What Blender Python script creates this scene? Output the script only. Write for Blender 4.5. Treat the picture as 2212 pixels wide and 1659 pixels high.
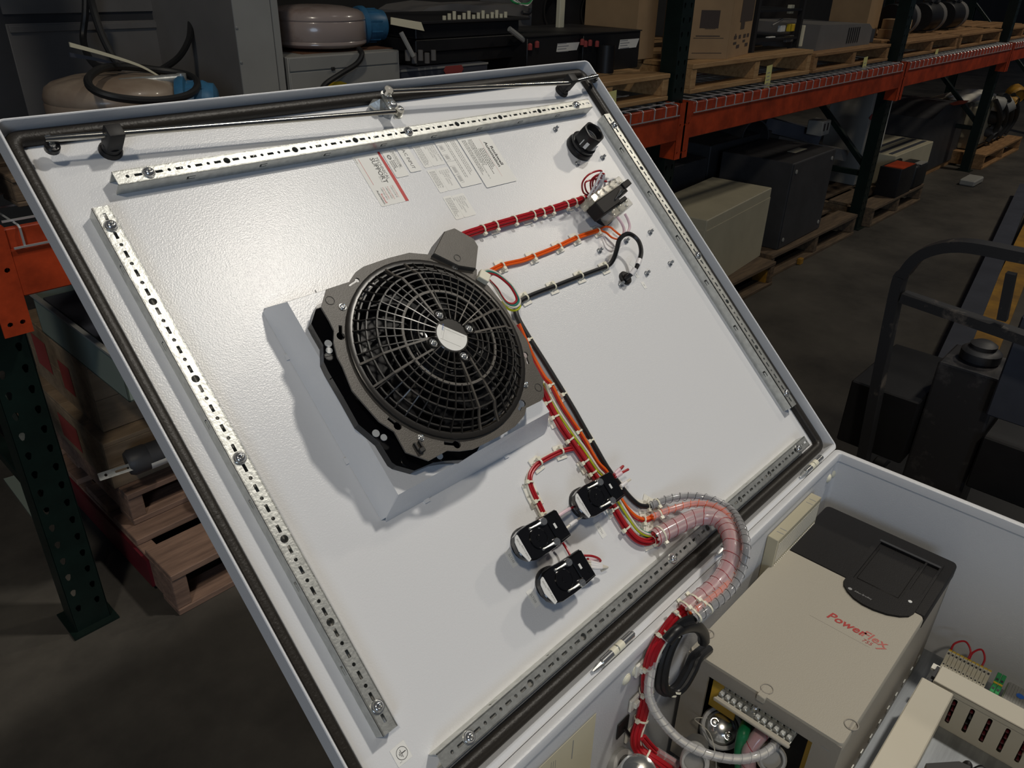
import bpy, bmesh, math, random
from mathutils import Vector, Matrix
random.seed(7)
pi = math.pi
scn = bpy.context.scene
for o in list(bpy.data.objects): bpy.data.objects.remove(o)
COL = scn.collection

# ---------------------------------------------------------------- camera
FPX = 1671.964
YAW, PIT, ROL = math.radians(47.73932), math.radians(28.53622), math.radians(-1.65712)
CAM = Vector((0, 0, 1.52))
_f = Vector((math.sin(YAW)*math.cos(PIT), math.cos(YAW)*math.cos(PIT), -math.sin(PIT)))
_r = Vector((math.cos(YAW), -math.sin(YAW), 0))
_d = _f.cross(_r)
RR = _r*math.cos(ROL) + _d*math.sin(ROL)
DD = -_r*math.sin(ROL) + _d*math.cos(ROL)
cd = bpy.data.cameras.new('camera')
cd.sensor_width = 36; cd.sensor_fit = 'HORIZONTAL'; cd.lens = FPX/2212*36
cd.clip_start = .02; cd.clip_end = 200
cam = bpy.data.objects.new('camera', cd); COL.objects.link(cam)
mw = Matrix.Identity(4)
for i in range(3):
    mw[i][0] = RR[i]; mw[i][1] = -DD[i]; mw[i][2] = -_f[i]; mw[i][3] = CAM[i]
cam.matrix_world = mw
scn.camera = cam

# ---------------------------------------------------------------- exposure, world, lamps
scn.view_settings.view_transform = 'Standard'
scn.view_settings.look = 'None'
scn.view_settings.gamma = 1
scn.view_settings.use_curve_mapping = False
scn.view_settings.exposure = 0.0
w = bpy.data.worlds.new('world'); scn.world = w; w.use_nodes = True
bg = w.node_tree.nodes['Background']
bg.inputs[0].default_value = (.60, .72, 1.0, 1); bg.inputs[1].default_value = .038

def area(name, loc, target, size, power, col, spread=180):
    l = bpy.data.lights.new(name, 'AREA'); l.shape = 'DISK'; l.size = size
    l.energy = power; l.color = col; l.spread = math.radians(spread)
    o = bpy.data.objects.new(name, l); COL.objects.link(o)
    o.location = loc
    o.rotation_euler = (Vector(target)-Vector(loc)).to_track_quat('-Z', 'Y').to_euler()
    return o
def spot(name, loc, target, size, power, col, ang, blend):
    l = bpy.data.lights.new(name, 'SPOT'); l.energy = power; l.color = col
    l.spot_size = math.radians(ang); l.spot_blend = blend; l.shadow_soft_size = size
    o = bpy.data.objects.new(name, l); COL.objects.link(o)
    o.location = loc
    o.rotation_euler = (Vector(target)-Vector(loc)).to_track_quat('-Z', 'Y').to_euler()
    return o
WARM = (1.0, .90, .74)
# high-bay lamp over the aisle, in front of the racking
spot('high_bay_lamp', (3.2, -1.0, 6.3), (.85, .45, .8), .20, 620, (1.0,.94,.84), 34, 1.0)
# two unseen fill lights added along the aisle for ambient light
area('aisle_fill_far', (8.5, -1.2, 7.0), (8.0, .5, 0), .6, 95, WARM, 150)
area('aisle_fill_near', (-2.6, -2.2, 7.0), (0, 1.2, 0), .6, 75, WARM, 150)
# cool daylight-coloured fill added from the left, its source unseen
area('cool_side_fill', (-5.5, -6.0, 2.6), (0.8, 1.0, 1.0), 3.0, 120, (.62, .78, 1.0))

# ---------------------------------------------------------------- pixel -> plane helpers
def ray(x, y): return RR*((x-1106)/FPX) + DD*((y-829.5)/FPX) + _f
def Z(x, y, z):
    r = ray(x, y); return CAM + r*((z-CAM.z)/r.z)
def Y(x, y, v):
    r = ray(x, y); return CAM + r*(v/r.y)
def X(x, y, v):
    r = ray(x, y); return CAM + r*(v/r.x)
TH = math.radians(43.42974)
P0 = Vector((1.29442557, .3684893, .75137906))
UU = Vector((1, 0, 0)); VV = Vector((0, math.cos(TH), math.sin(TH))); NN = Vector((0, -math.sin(TH), math.cos(TH)))
LIP = .027
DO = P0 - NN*LIP
DM = Matrix.Identity(4)
for i in range(3):
    DM[i][0] = UU[i]; DM[i][1] = VV[i]; DM[i][2] = NN[i]; DM[i][3] = DO[i]
ID = Matrix.Identity(4)
def D(x, y, w=0.):
    r = ray(x, y); P = DO+NN*w; t = (P-CAM).dot(NN)/r.dot(NN); q = CAM+r*t-DO
    return Vector((q.dot(UU), q.dot(VV), q.dot(NN)))
def DW(v): return DM @ Vector(v)

# ---------------------------------------------------------------- materials
MATS = {}
def mat(name, col, rough=.5, metal=0., bump=0., bscale=200., var=0., vscale=6., col2=None, spec=.5, coat=0., trans=0., ior=1.45, alpha=1., stretch=None, det=3., edge=(.35,.65)):
    if name in MATS: return MATS[name]
    m = bpy.data.materials.new(name); m.use_nodes = True
    nt = m.node_tree; b = nt.nodes['Principled BSDF']
    b.inputs['Base Color'].default_value = (*col, 1)
    b.inputs['Roughness'].default_value = rough
    b.inputs['Metallic'].default_value = metal
    b.inputs['Specular IOR Level'].default_value = spec
    b.inputs['Coat Weight'].default_value = coat
    b.inputs['Transmission Weight'].default_value = trans
    b.inputs['IOR'].default_value = ior
    b.inputs['Alpha'].default_value = alpha
    tc = nt.nodes.new('ShaderNodeTexCoord'); src = tc.outputs['Object']
    if stretch:
        mp = nt.nodes.new('ShaderNodeMapping'); mp.inputs['Scale'].default_value = stretch
        nt.links.new(src, mp.inputs[0]); src = mp.outputs[0]
    if var > 0 or col2:
        n = nt.nodes.new('ShaderNodeTexNoise'); n.inputs['Scale'].default_value = vscale; n.inputs['Detail'].default_value = det
        n.inputs['Roughness'].default_value = .65
        nt.links.new(src, n.inputs['Vector'])
        r = nt.nodes.new('ShaderNodeValToRGB')
        r.color_ramp.elements[0].position = edge[0]; r.color_ramp.elements[1].position = edge[1]
        c2 = col2 or tuple(max(0, c*(1-var)) for c in col)
        r.color_ramp.elements[0].color = (*c2, 1); r.color_ramp.elements[1].color = (*col, 1)
        nt.links.new(n.outputs[0], r.inputs[0]); nt.links.new(r.outputs[0], b.inputs['Base Color'])
    if bump > 0:
        n2 = nt.nodes.new('ShaderNodeTexNoise'); n2.inputs['Scale'].default_value = bscale; n2.inputs['Detail'].default_value = 2
        nt.links.new(src, n2.inputs['Vector'])
        bp = nt.nodes.new('ShaderNodeBump'); bp.inputs['Strength'].default_value = bump; bp.inputs['Distance'].default_value = .001
        nt.links.new(n2.outputs[0], bp.inputs['Height']); nt.links.new(bp.outputs[0], b.inputs['Normal'])
    MATS[name] = m
    return m
mat('door_paint', (.74,.75,.77), .27, bump=.22, bscale=520, spec=.5)
mat('box_paint', (.66,.67,.69), .38, bump=.25, bscale=450)
mat('gasket', (.022,.019,.016), .42, bump=.4, bscale=300, spec=.35)
mat('zinc', (.60,.61,.58), .38, .72, bump=.25, bscale=260, var=.22, vscale=90)
mat('zinc_dark', (.40,.42,.44), .38, .75, bump=.2, bscale=260, var=.25, vscale=60)
mat('steel', (.62,.60,.54), .20, 1.)
mat('chrome', (.78,.78,.76), .16, .9)
mat('black_plastic', (.012,.012,.013), .34, var=.2, vscale=40)
mat('black_matte', (.016,.015,.015), .55)
mat('black_gloss', (.007,.007,.008), .16, coat=.4)
mat('fan_plate', (.088,.078,.066), .42, bump=.2, bscale=700, var=.15, vscale=30)
mat('fan_grille', (.022,.020,.018), .28)
mat('fan_black', (.004,.004,.005), .20)
mat('paper', (.83,.83,.80), .55)
mat('paper_grey', (.70,.71,.70), .55)
mat('ink', (.05,.05,.05), .6)
mat('ink_grey', (.30,.30,.30), .6)
mat('ink_red', (.52,.035,.035), .5)
mat('ink_blue', (.05,.14,.42), .5)
mat('wire_red', (.40,.012,.020), .32)
mat('dark_red', (.10,.010,.016), .4)
mat('wire_orange', (.82,.115,.010), .35)
mat('wire_green', (.0,.20,.16), .35)
mat('wire_lime', (.50,.56,.02), .35)
mat('wire_white', (.76,.72,.62), .4)
mat('wire_black', (.012,.012,.013), .38)
mat('ground_green', (.01,.20,.075), .4, bump=.3, bscale=150)
mat('nylon', (.80,.77,.62), .35, spec=.4)
mat('tie_mount', (.82,.80,.72), .4)
mat('sleeve', (.86,.84,.84), .35)
mat('sleeve_pink', (.80,.60,.66), .35)
mat('wrap_pink', (.80,.56,.58), .18, trans=0, coat=.6, alpha=.60)
mat('wrap_clear', (.80,.80,.82), .12, coat=.6, alpha=.34)
mat('clear_plastic', (.60,.57,.46), .12, coat=.5, alpha=.38)
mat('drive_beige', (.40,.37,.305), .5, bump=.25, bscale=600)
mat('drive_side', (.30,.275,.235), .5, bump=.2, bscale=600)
mat('drive_black', (.010,.009,.009), .5, bump=.15, bscale=500, spec=.28)
mat('drive_red', (.42,.045,.04), .5)
mat('drive_pink', (.48,.13,.11), .5)
mat('duct', (.60,.56,.46), .45)
mat('duct_inside', (.30,.28,.24), .6)
mat('panel_zinc', (.36,.38,.40), .42, .85, var=.25, vscale=5, stretch=(1,12,1), bump=.1)
mat('conduit_grey', (.43,.43,.42), .5, var=.12, vscale=30)
mat('yellow_board', (.72,.45,.06), .5)
mat('terminal_beige', (.62,.58,.46), .45)
mat('yellow_mark', (.75,.50,.03), .45)
mat('terminal_green', (.03,.30,.09), .4)
mat('blue_dot', (.03,.14,.55), .4)
# warehouse
mat('floor_concrete', (.105,.095,.080), .60, bump=.5, bscale=40, col2=(.036,.033,.029), vscale=1.5, det=9, edge=(.34,.68), spec=.35)
mat('wall_dark', (.030,.030,.030), .8, var=.3, vscale=2)
mat('rack_orange', (.50,.058,.014), .45, var=.5, vscale=9, det=6, bump=.1, bscale=80)
mat('rack_green', (.005,.014,.011), .42, var=.35, vscale=14)
mat('wire_deck', (.62,.63,.62), .35, .6)
mat('wood', (.36,.20,.085), .75, col2=(.20,.105,.042), vscale=7, stretch=(1,9,9), det=6, bump=.5, bscale=60)
mat('wood_light', (.47,.285,.125), .75, col2=(.30,.165,.066), vscale=7, stretch=(1,9,9), det=6, bump=.5, bscale=60)
mat('wood_old', (.17,.115,.068), .8, col2=(.075,.052,.034), vscale=6, stretch=(1,9,9), det=7, bump=.6, bscale=60)
mat('wood_pink', (.25,.155,.11), .8, col2=(.14,.085,.062), vscale=6, stretch=(1,9,9), det=7, bump=.6, bscale=60)
mat('crate_wood', (.30,.215,.135), .75, col2=(.17,.12,.075), vscale=4, stretch=(1,5,5), det=6, bump=.4, bscale=60)
mat('stamp_red', (.30,.05,.045), .7)
mat('tag_yellow', (.72,.68,.26), .55)
mat('tag_cream', (.68,.62,.44), .55)
mat('tag_white', (.72,.70,.64), .55)
mat('cardboard', (.40,.255,.13), .8, var=.15, vscale=5)
mat('card_print', (.07,.05,.04), .8)
mat('tank_beige', (.33,.265,.20), .38, col2=(.20,.145,.105), vscale=4, det=7, coat=.15)
mat('tank_mauve', (.33,.265,.235), .22, col2=(.17,.10,.075), vscale=3.2, det=7, edge=(.30,.48), coat=.3)
mat('motor_blue', (.035,.145,.27), .42, var=.3, vscale=20)
mat('cabinet_grey', (.30,.295,.27), .5, var=.12, vscale=5)
mat('cabinet_mid', (.165,.155,.145), .55, var=.15, vscale=5)
mat('cabinet_dark', (.047,.047,.050), .5, var=.25, vscale=5)
mat('cabinet_black', (.012,.012,.013), .45, var=.3, vscale=8)
mat('cabinet_beige', (.47,.43,.31), .5, var=.12, vscale=4)
mat('rubber', (.012,.012,.012), .5)
mat('scuffed_steel', (.035,.034,.036), .45, col2=(.13,.12,.115), vscale=7, det=10, edge=(.30,.46), metal=.2)
mat('worn_frame', (.030,.030,.032), .45, col2=(.20,.17,.14), vscale=11, det=9, edge=(.28,.42), metal=.2)
mat('steel_blue', (.060,.066,.085), .5, var=.25, vscale=5)
mat('beam_yellow', (.46,.235,.022), .5, col2=(.22,.115,.02), vscale=6, det=7)
mat('bag_white', (.7,.68,.62), .5)
mat('glass_green', (.30,.36,.31), .25, alpha=.75)
mat('rust', (.17,.075,.035), .8, var=.4, vscale=30)

# ---------------------------------------------------------------- geometry builder
class G:
    def __init__(s): s.v = []; s.f = []; s.m = []; s.M = Matrix.Identity(4); s.cm = 0
    def add(s, vs, fs, m=None):
        n = len(s.v); M = s.M
        s.v += [M @ Vector(p) for p in vs]
        s.f += [[i+n for i in f] for f in fs]
        s.m += [s.cm if m is None else m]*len(fs)
        return s
    def bm(s, b, m=None):
        b.verts.index_update()
        s.add([v.co.copy() for v in b.verts], [[v.index for v in f.verts] for f in b.faces], m); b.free(); return s
    def box(s, x0, x1, y0, y1, z0, z1, bev=0., m=None, seg=1):
        if bev <= 0:
            return s.add([(x,y,z) for z in (z0,z1) for y in (y0,y1) for x in (x0,x1)],
                [(0,2,3,1),(4,5,7,6),(0,1,5,4),(2,6,7,3),(0,4,6,2),(1,3,7,5)], m)
        b = bmesh.new(); bmesh.ops.create_cube(b, size=1)
        for v in b.verts: v.co = Vector(((x0+x1)/2+v.co.x*(x1-x0), (y0+y1)/2+v.co.y*(y1-y0), (z0+z1)/2+v.co.z*(z1-z0)))
        bmesh.ops.bevel(b, geom=list(b.edges), offset=bev, segments=seg, affect='EDGES', profile=.5)
        return s.bm(b, m)
    def prism(s, pts, z0, z1, m=None, holes=(), cap0=True, cap1=True, walls=True, hole_walls=True):
        if holes:
            b = bmesh.new(); es = []
            for lp in [pts]+list(holes):
                vs = [b.verts.new((p[0],p[1],z1)) for p in lp]
                es += [b.edges.new((vs[i], vs[(i+1)%len(vs)])) for i in range(len(vs))]
            bmesh.ops.triangle_fill(b, use_beauty=True, edges=es, normal=(0,0,1))
            b.verts.index_update()
            V = [v.co.copy() for v in b.verts]; Fs = []
            for f in b.faces:
                ids = [v.index for v in f.verts]
                if f.normal.z < 0: ids.reverse()
                Fs.append(ids)
            b.free()
            if cap1: s.add(V, Fs, m)
            if cap0: s.add([(p.x,p.y,z0) for p in V], [f[::-1] for f in Fs], m)
            if walls:
                for k, lp in enumerate([pts]+list(holes)):
                    if k and not hole_walls: continue
                    s._wall(lp, z0, z1, m)
            return s
        n = len(pts)
        if cap1: s.add([(p[0],p[1],z1) for p in pts], [list(range(n))], m)
        if cap0: s.add([(p[0],p[1],z0) for p in pts], [list(range(n))[::-1]], m)
        if walls: s._wall(pts, z0, z1, m)
        return s
    def _wall(s, lp, z0, z1, m):
        n = len(lp)
        a = sum(lp[i][0]*lp[(i+1)%n][1]-lp[(i+1)%n][0]*lp[i][1] for i in range(n))
        fs = [(i, (i+1)%n, n+(i+1)%n, n+i) for i in range(n)]
        s.add([(p[0],p[1],z0) for p in lp]+[(p[0],p[1],z1) for p in lp], fs if a > 0 else [f[::-1] for f in fs], m)
    def loft(s, loops, m=None, closed=True, cap=False):
        n = len(loops[0]); V = [p for l in loops for p in l]; F = []
        for k in range(len(loops)-1):
            for i in range(n if closed else n-1):
                j = (i+1) % n
                F.append((k*n+i, k*n+j, (k+1)*n+j, (k+1)*n+i))
        if cap: F += [list(range(n))[::-1], [(len(loops)-1)*n+i for i in range(n)]]
        return s.add(V, F, m)
    def cyl(s, p0, p1, r0, r1=None, n=14, m=None, cap=True):
        p0 = Vector(p0); p1 = Vector(p1); r1 = r0 if r1 is None else r1
        d = (p1-p0).normalized(); a = d.orthogonal().normalized(); b = d.cross(a)
        L = [[p+(a*math.cos(2*pi*i/n)+b*math.sin(2*pi*i/n))*r for i in range(n)] for p, r in ((p0,r0),(p1,r1))]
        return s.loft(L, m, cap=cap)
    def tube(s, pts, r, n=8, m=None, sub=0, closed=False, cap=True):
        P = [Vector(p) for p in pts]
        if sub: P = spline(P, sub, closed)
        N = len(P); L = []; up = None
        for i in range(N):
            t = (P[(i+1)%N]-P[i-1]) if closed else (P[min(i+1,N-1)]-P[max(i-1,0)])
            t = t.normalized() if t.length > 1e-9 else Vector((0,0,1))
            if up is None: up = t.orthogonal().normalized()
            up = (up - t*up.dot(t))
            up = up.normalized() if up.length > 1e-6 else t.orthogonal().normalized()
            b = t.cross(up); rr = r[i] if isinstance(r, (list,tuple)) else r
            L.append([P[i]+(up*math.cos(2*pi*k/n)+b*math.sin(2*pi*k/n))*rr for k in range(n)])
        if closed: L.append(L[0])
        return s.loft(L, m, cap=cap and not closed)
    def lathe(s, prof, n=24, m=None, c=(0,0,0), a0=0., a1=2*pi, sy=1.):
        full = abs(a1-a0-2*pi) < 1e-6; L = []
        for k in range(n if full else n+1):
            a = a0+(a1-a0)*k/n
            L.append([(c[0]+r*math.cos(a), c[1]+r*sy*math.sin(a), c[2]+z) for r, z in prof])
        if full: L.append(L[0])
        q = len(prof); V = [p for l in L for p in l]; F = []
        for k in range(len(L)-1):
            for i in range(q-1):
                F.append((k*q+i, (k+1)*q+i, (k+1)*q+i+1, k*q+i+1))
        return s.add(V, F, m)
    def dome(s, c, r, h, n=14, k=4, m=None):
        return s.lathe([(r*math.cos(pi/2*i/k), h*math.sin(pi/2*i/k)) for i in range(k+1)], n, m, c)

def spline(P, sub, closed=False):
    out = []; n = len(P)
    rng = n if closed else n-1
    for i in range(rng):
        if closed: a, b, c, d = P[i-1], P[i], P[(i+1)%n], P[(i+2)%n]
        else: a, b, c, d = P[max(i-1,0)], P[i], P[i+1], P[min(i+2,n-1)]
        for k in range(sub):
            t = k/sub
            out.append(.5*((2*b)+(c-a)*t+(2*a-5*b+4*c-d)*t*t+(3*b-a-3*c+d)*t**3))
    if not closed: out.append(P[-1])
    return out
def rrect(x0, x1, y0, y1, r, n=4):
    if r <= 0: return [(x0,y0),(x1,y0),(x1,y1),(x0,y1)]
    P = []
    for cx, cy, a in ((x1-r,y0+r,-pi/2),(x1-r,y1-r,0),(x0+r,y1-r,pi/2),(x0+r,y0+r,pi)):
        for k in range(n+1):
            t = a+pi/2*k/n; P.append((cx+r*math.cos(t), cy+r*math.sin(t)))
    return P
def circ(x, y, r, n=12, ry=None):
    return [(x+r*math.cos(2*pi*i/n), y+(ry or r)*math.sin(2*pi*i/n)) for i in range(n)]

def mesh_of(name, g, mats, origin=(0,0,0), sm=38, basis=None):
    me = bpy.data.meshes.new(name)
    o = Vector(origin)
    if basis is None: vs = [p-o for p in g.v]
    else:
        bi = basis.inverted(); vs = [bi @ p for p in g.v]
    me.from_pydata(vs, [], g.f); 
    ms = mats if isinstance(mats, (list,tuple)) else [mats]
    for k in ms: me.materials.append(MATS[k])
    if len(ms) > 1: me.polygons.foreach_set('material_index', [min(x, len(ms)-1) for x in g.m])
    me.validate(); me.update()
    b = bmesh.new(); b.from_mesh(me); bmesh.ops.remove_doubles(b, verts=b.verts, dist=1e-6); b.to_mesh(me); b.free()
    if sm: me.shade_smooth(); me.set_sharp_from_angle(angle=math.radians(sm))
    return me
ORG = {}
def T(name, label, cat, org=(0,0,0), frame=ID, group=None, g=None, mats=None, sm=38):
    """a top-level thing; geometry is given in frame coordinates, org is its base there"""
    data = mesh_of(name, g, mats, org, sm) if g else None
    o = bpy.data.objects.new(name, data); COL.objects.link(o)
    o.matrix_world = frame @ Matrix.Translation(Vector(org))
    o['label'] = label; o['category'] = cat
    if group: o['group'] = group
    ORG[o.name] = Vector(org)
    return o
def P(parent, name, g, mats, sm=38, label=None, kind=None):
    """a part (or sub-part) of parent; geometry in the same frame as the thing"""
    org = ORG[parent.name]
    o = bpy.data.objects.new(name, mesh_of(name, g, mats, org, sm)); COL.objects.link(o)
    o.parent = parent; ORG[o.name] = org
    if label: o['label'] = label
    if kind: o['kind'] = kind
    return o
def S(name, g, mats, sm=38, label=None):
    o = bpy.data.objects.new(name, mesh_of(name, g, mats, (0,0,0), sm)); COL.objects.link(o)
    o['kind'] = 'structure'
    if label: o['label'] = label
    return o
def dup(root, M, label=None, group=None):
    r = root.copy(); COL.objects.link(r); r.matrix_world = M
    if label: r['label'] = label
    if group: r['group'] = group
    for ch in list(root.children):
        c = ch.copy(); COL.objects.link(c); c.parent = r
        for q in list(ch.children):
            d = q.copy(); COL.objects.link(d); d.parent = c
    return r
def copies(parent, name, src, locs):
    """alike pieces sharing one mesh: src is an object already parented; locs are offsets"""
    for l in locs:
        c = src.copy(); COL.objects.link(c); c.parent = parent
        c.location = src.location + Vector(l); ORG[c.name] = ORG[parent.name]
def lettering(g, lines, m=0, ext=0.):
    """lines: (text, x, y, size, angle, align, z, squeeze, mat) in the current frame, flat print"""
    for ln in lines:
        t, x, y, sz, ang = ln[:5]; al = ln[5] if len(ln) > 5 else 'LEFT'; z = ln[6] if len(ln) > 6 else 0.
        sq = ln[7] if len(ln) > 7 else 1.; mm = ln[8] if len(ln) > 8 else m; bold = ln[9] if len(ln) > 9 else 0.
        c = bpy.data.curves.new('t', 'FONT'); c.body = t; c.size = sz; c.align_x = al; c.resolution_u = 2; c.offset = bold*sz
        o = bpy.data.objects.new('t', c); COL.objects.link(o)
        dg = bpy.context.evaluated_depsgraph_get()
        me = bpy.data.meshes.new_from_object(o.evaluated_get(dg))
        ca, sa = math.cos(ang), math.sin(ang)
        vs = [(x+(p.co.x*sq*ca-p.co.y*sa), y+(p.co.x*sq*sa+p.co.y*ca), z) for p in me.vertices]
        g.add(vs, [list(p.vertices) for p in me.polygons], mm)
        bpy.data.objects.remove(o); bpy.data.curves.remove(c); bpy.data.meshes.remove(me)
    return g
# ================================================================ floor and back wall
g = G(); g.box(-9, 26, -9, 5.2, -.1, 0); S('floor', g, 'floor_concrete')
g = G(); g.box(-9, 26, 5.2, 5.4, -.1, 9); S('wall_back', g, 'wall_dark')

# ================================================================ enclosure on its back, lid-like door swung open
BX0, BX1, BY0, BY1, BZ0, BZ1 = .257, 1.295, -.515, .366, .29, .7514
enc = T('electrical_enclosure', 'white steel electrical enclosure lying on its back with its door swung open', 'enclosure', ((BX0+BX1)/2, (BY0+BY1)/2, BZ0))
g = G()
o_, i_ = rrect(BX0, BX1, BY0, BY1, .010), rrect(BX0+.0105, BX1-.0105, BY0+.0105, BY1-.0105, .006)
g.prism(o_, BZ0, BZ1-.018, holes=[i_], cap0=False)
g.prism(o_, BZ0-.000, BZ0+.004)
# folded rim: rounded bead all round
lo = []
for off, z in ((0,-.018),(0,-.004),(.0012,-.0012),(.004,0),(.0095,0),(.0120,-.0012),(.0132,-.004),(.0132,-.0165),(.0120,-.018)):
    lo.append([(p[0],p[1],BZ1+z) for p in rrect(BX0+off, BX1-off, BY0+off, BY1-off, max(.010-off*.4,.004))])
g.loft(lo)
P(enc, 'body', g, 'box_paint')
g = G(); g.box(BX0+.05, BX1-.018, BY0+.05, BY1-.035, .4335, .436, .001)
P(enc, 'mounting_plate', g, 'panel_zinc')
# bent zinc strip along the back panel below the drive
# hinges on the long edge
for cx in (.621, .921, 1.203):
    g = G(); c = Vector((cx, .3695, .7565)); a = Vector((1,0,0))
    for s0, s1, r, m in ((-.036,-.0335,.0030,0),(-.0335,-.013,.0056,0),(-.013,-.0035,.0060,1),(-.0035,-.0010,.0046,2),(-.001,.010,.0060,1),(.010,.031,.0056,0),(.031,.0345,.0034,0)):
        g.cyl(c+a*s0, c+a*s1, r, n=12, m=m)
    g.cyl(c+a*-.052, c+a*-.036, .002, .0046, n=8, m=0)
    g.box(cx-.036, cx-.012, .366, .374, .7505, .7535, m=0); g.box(cx+.010, cx+.031, .366, .374, .7505, .7535, m=0)
    P(enc, 'hinge', g, ['chrome','nylon','zinc_dark'])
for cx in (.629, 1.262):
    g = G()
    for dx in (0, .021):
        g.M = Matrix.Translation((cx+dx, BY1-.0107, .704)) @ Matrix.Rotation(pi/2, 4, 'X')
        g.dome((0,0,0), .008, .004, m=0); g.cyl((0,0,-.002),(0,0,.001), .0085)
    P(enc, 'hinge_bolt_cap', g, 'nylon')
# long cover plate beside hinge wall inside
# ---------------------------------------------------------------- door
U0, U1, V0, V1 = -1.0375, .009, -.004, .8805
g = G(); g.M = DM
R1 = .011
def lp(off, w): return [(p[0],p[1],w) for p in rrect(U0+off, U1-off, V0+off, V1-off, max(R1-off, .004), 5)]
g.loft([lp(0,-.002), lp(0,LIP-.001), lp(.0008,LIP), lp(.0022,LIP), lp(.003,LIP-.001), lp(.003,.0015), lp(.0045,0)])
g.prism(rrect(U0+.0045, U1-.0045, V0+.0045, V1-.0045, R1-.0045, 5), -.002, 0)
# the hinge edge is folded back wider
g.box(U0+.004, U1-.004, V0+.0005, V0+.0095, 0, LIP, .002)
door = P(enc, 'door', g, 'door_paint')
g = G(); g.M = DM
prof = [(-.0088,.0001),(-.0088,.0075),(-.0062,.0112),(-.002,.0125),(.002,.0125),(.0062,.0112),(.0088,.0075),(.0088,.0001)]
lo = []
for off, w in prof:
    lo.append([(p[0],p[1],w) for p in rrect(U0+.0125+off, U1-.0125-off, V0+.0185+off, V1-.0125-off, .013-off*.9, 6)])
g.loft(lo)
P(door, 'gasket', g, 'gasket', label='dark foam gasket round the door edge')
# weld studs left on the door
for u in (-.0885, -.1645, -.2432):
    for v in (.7595, .683, .5145, .4450):
        if v > .7 and u != -.1645: continue
        if v > .6 and u < -.2: continue
        g = G(); g.M = DM @ Matrix.Translation((u, v, 0))
        g.lathe([(.0048,0),(.0048,.0022),(.0036,.0034),(.0026,.0038),(.0026,.0098),(.0018,.0108),(0,.0108)], 10)
        P(door, 'weld_stud', g, 'zinc_dark')

# ---------------------------------------------------------------- perforated rails on the door
def hexdome(g, c, r, h, m=0):
    """button head screw with washer and hex recess"""
    x, y, z = c
    g.lathe([(r*1.12,0),(r*1.12,.0012),(r,.0012),(r*.97,.002),(r*.86,h*.62),(r*.66,h*.88),(r*.45,h),(r*.40,h),(r*.34,h*.35),(0,h*.30)], 16, m, c)
def rail(name, label, u, v, L, ang, first_big, screws, flip):
    """channel along its local x; slots and holes at 12.6 mm"""
    Fm = DM @ Matrix.Translation((u, v, 0)) @ Matrix.Rotation(ang, 4, 'Z')
    t = T(name, label, 'rail', (0,0,0), Fm, group=None)
    W, Hh, th = .0094, .020, .0016
    holes = []; st = .1008/8; k0 = -int((first_big)//st)-1
    for k in range(k0, int((L-first_big)/st)+2):
        x = first_big+k*st; q = k % 8
        if x < .004 or x > L-.004: continue
        if q == 0: holes.append(circ(x, 0, .0045, 14))
        elif q % 2 == 0: holes.append(circ(x, 0, .0022, 10))
        else:
            hl = .0046
            x0, x1 = max(x-hl, .0012), min(x+hl, L-.0012)
            if q in (3, 5) and False: pass
            holes.append(rrect(x0, x1, -.0018, .0018, .0006, 2))
    g = G(); g.prism([(0,-W),(L,-W),(L,W),(0,W)], Hh-th, Hh, holes=holes)
    # bevelled corners and side walls with pierced tabs
    for sgn in (-1, 1):
        wh = []
        x = first_big - int(first_big/.1008)*.1008 + .0504
        while x > .012: x -= .1008
        while x < L-.012:
            if x > .012: wh.append((x-.0055, x+.0055))
            x += .1008
        g.M = Matrix.Translation((0, sgn*W, 0)) @ Matrix.Rotation(pi/2, 4, 'X')
        z0, z1 = (0, th)
        if sgn > 0: z0, z1 = -th, 0
        g.M = Matrix.Translation((0, sgn*W, 0)) @ Matrix.Rotation(pi/2, 4, 'X')
        hl = [rrect(a, b, .0075, .0135, .0005, 1) for a, b in wh]
        g.prism([(0,0),(L,0),(L,Hh),(0,Hh)], (0 if sgn > 0 else -th), (th if sgn > 0 else 0), holes=hl)
        for a, b in wh: g.box(a+.003, b, .0085, .0118, (.0002 if sgn > 0 else -th+.0002), (th+.0012 if sgn > 0 else -.0002+.0))
        g.M = Matrix.Identity(4)
    # inner flanges against the door
    P(t, 'channel', g, 'zinc', sm=25)
    for x in screws:
        g = G(); hexdome(g, (x, 0, Hh), .0068, .0058); g.cyl((x,0,.002),(x,0,Hh), .003, n=8)
        P(t, 'screw', g, 'chrome')
    return t
PIT_ = .1008
rail('perforated_rail', 'perforated zinc rail along the upper edge of the white door', -.9455, .7900, .8925, 0, (.9455-.9062), [.0393, .4411, .8490], 1)
rail('perforated_rail', 'perforated zinc rail up the left edge of the white door', -.9770, .7575, .6590, -pi/2, .7575-.7310, [.0265, .3292, .6305], 1)
rail('perforated_rail', 'perforated zinc rail down the right edge of the white door, beside the gasket', -.0268, .7610, .6575, -pi/2, .7610-.7348, [.0268, .3262, .6294], 1)
rail('perforated_rail', 'perforated zinc rail along the hinge edge of the white door, under the wrapped cables', -.9460, .0405, .8935, 0, (.9460-.9045), [.0415, .4483, .8561], 1)

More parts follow.
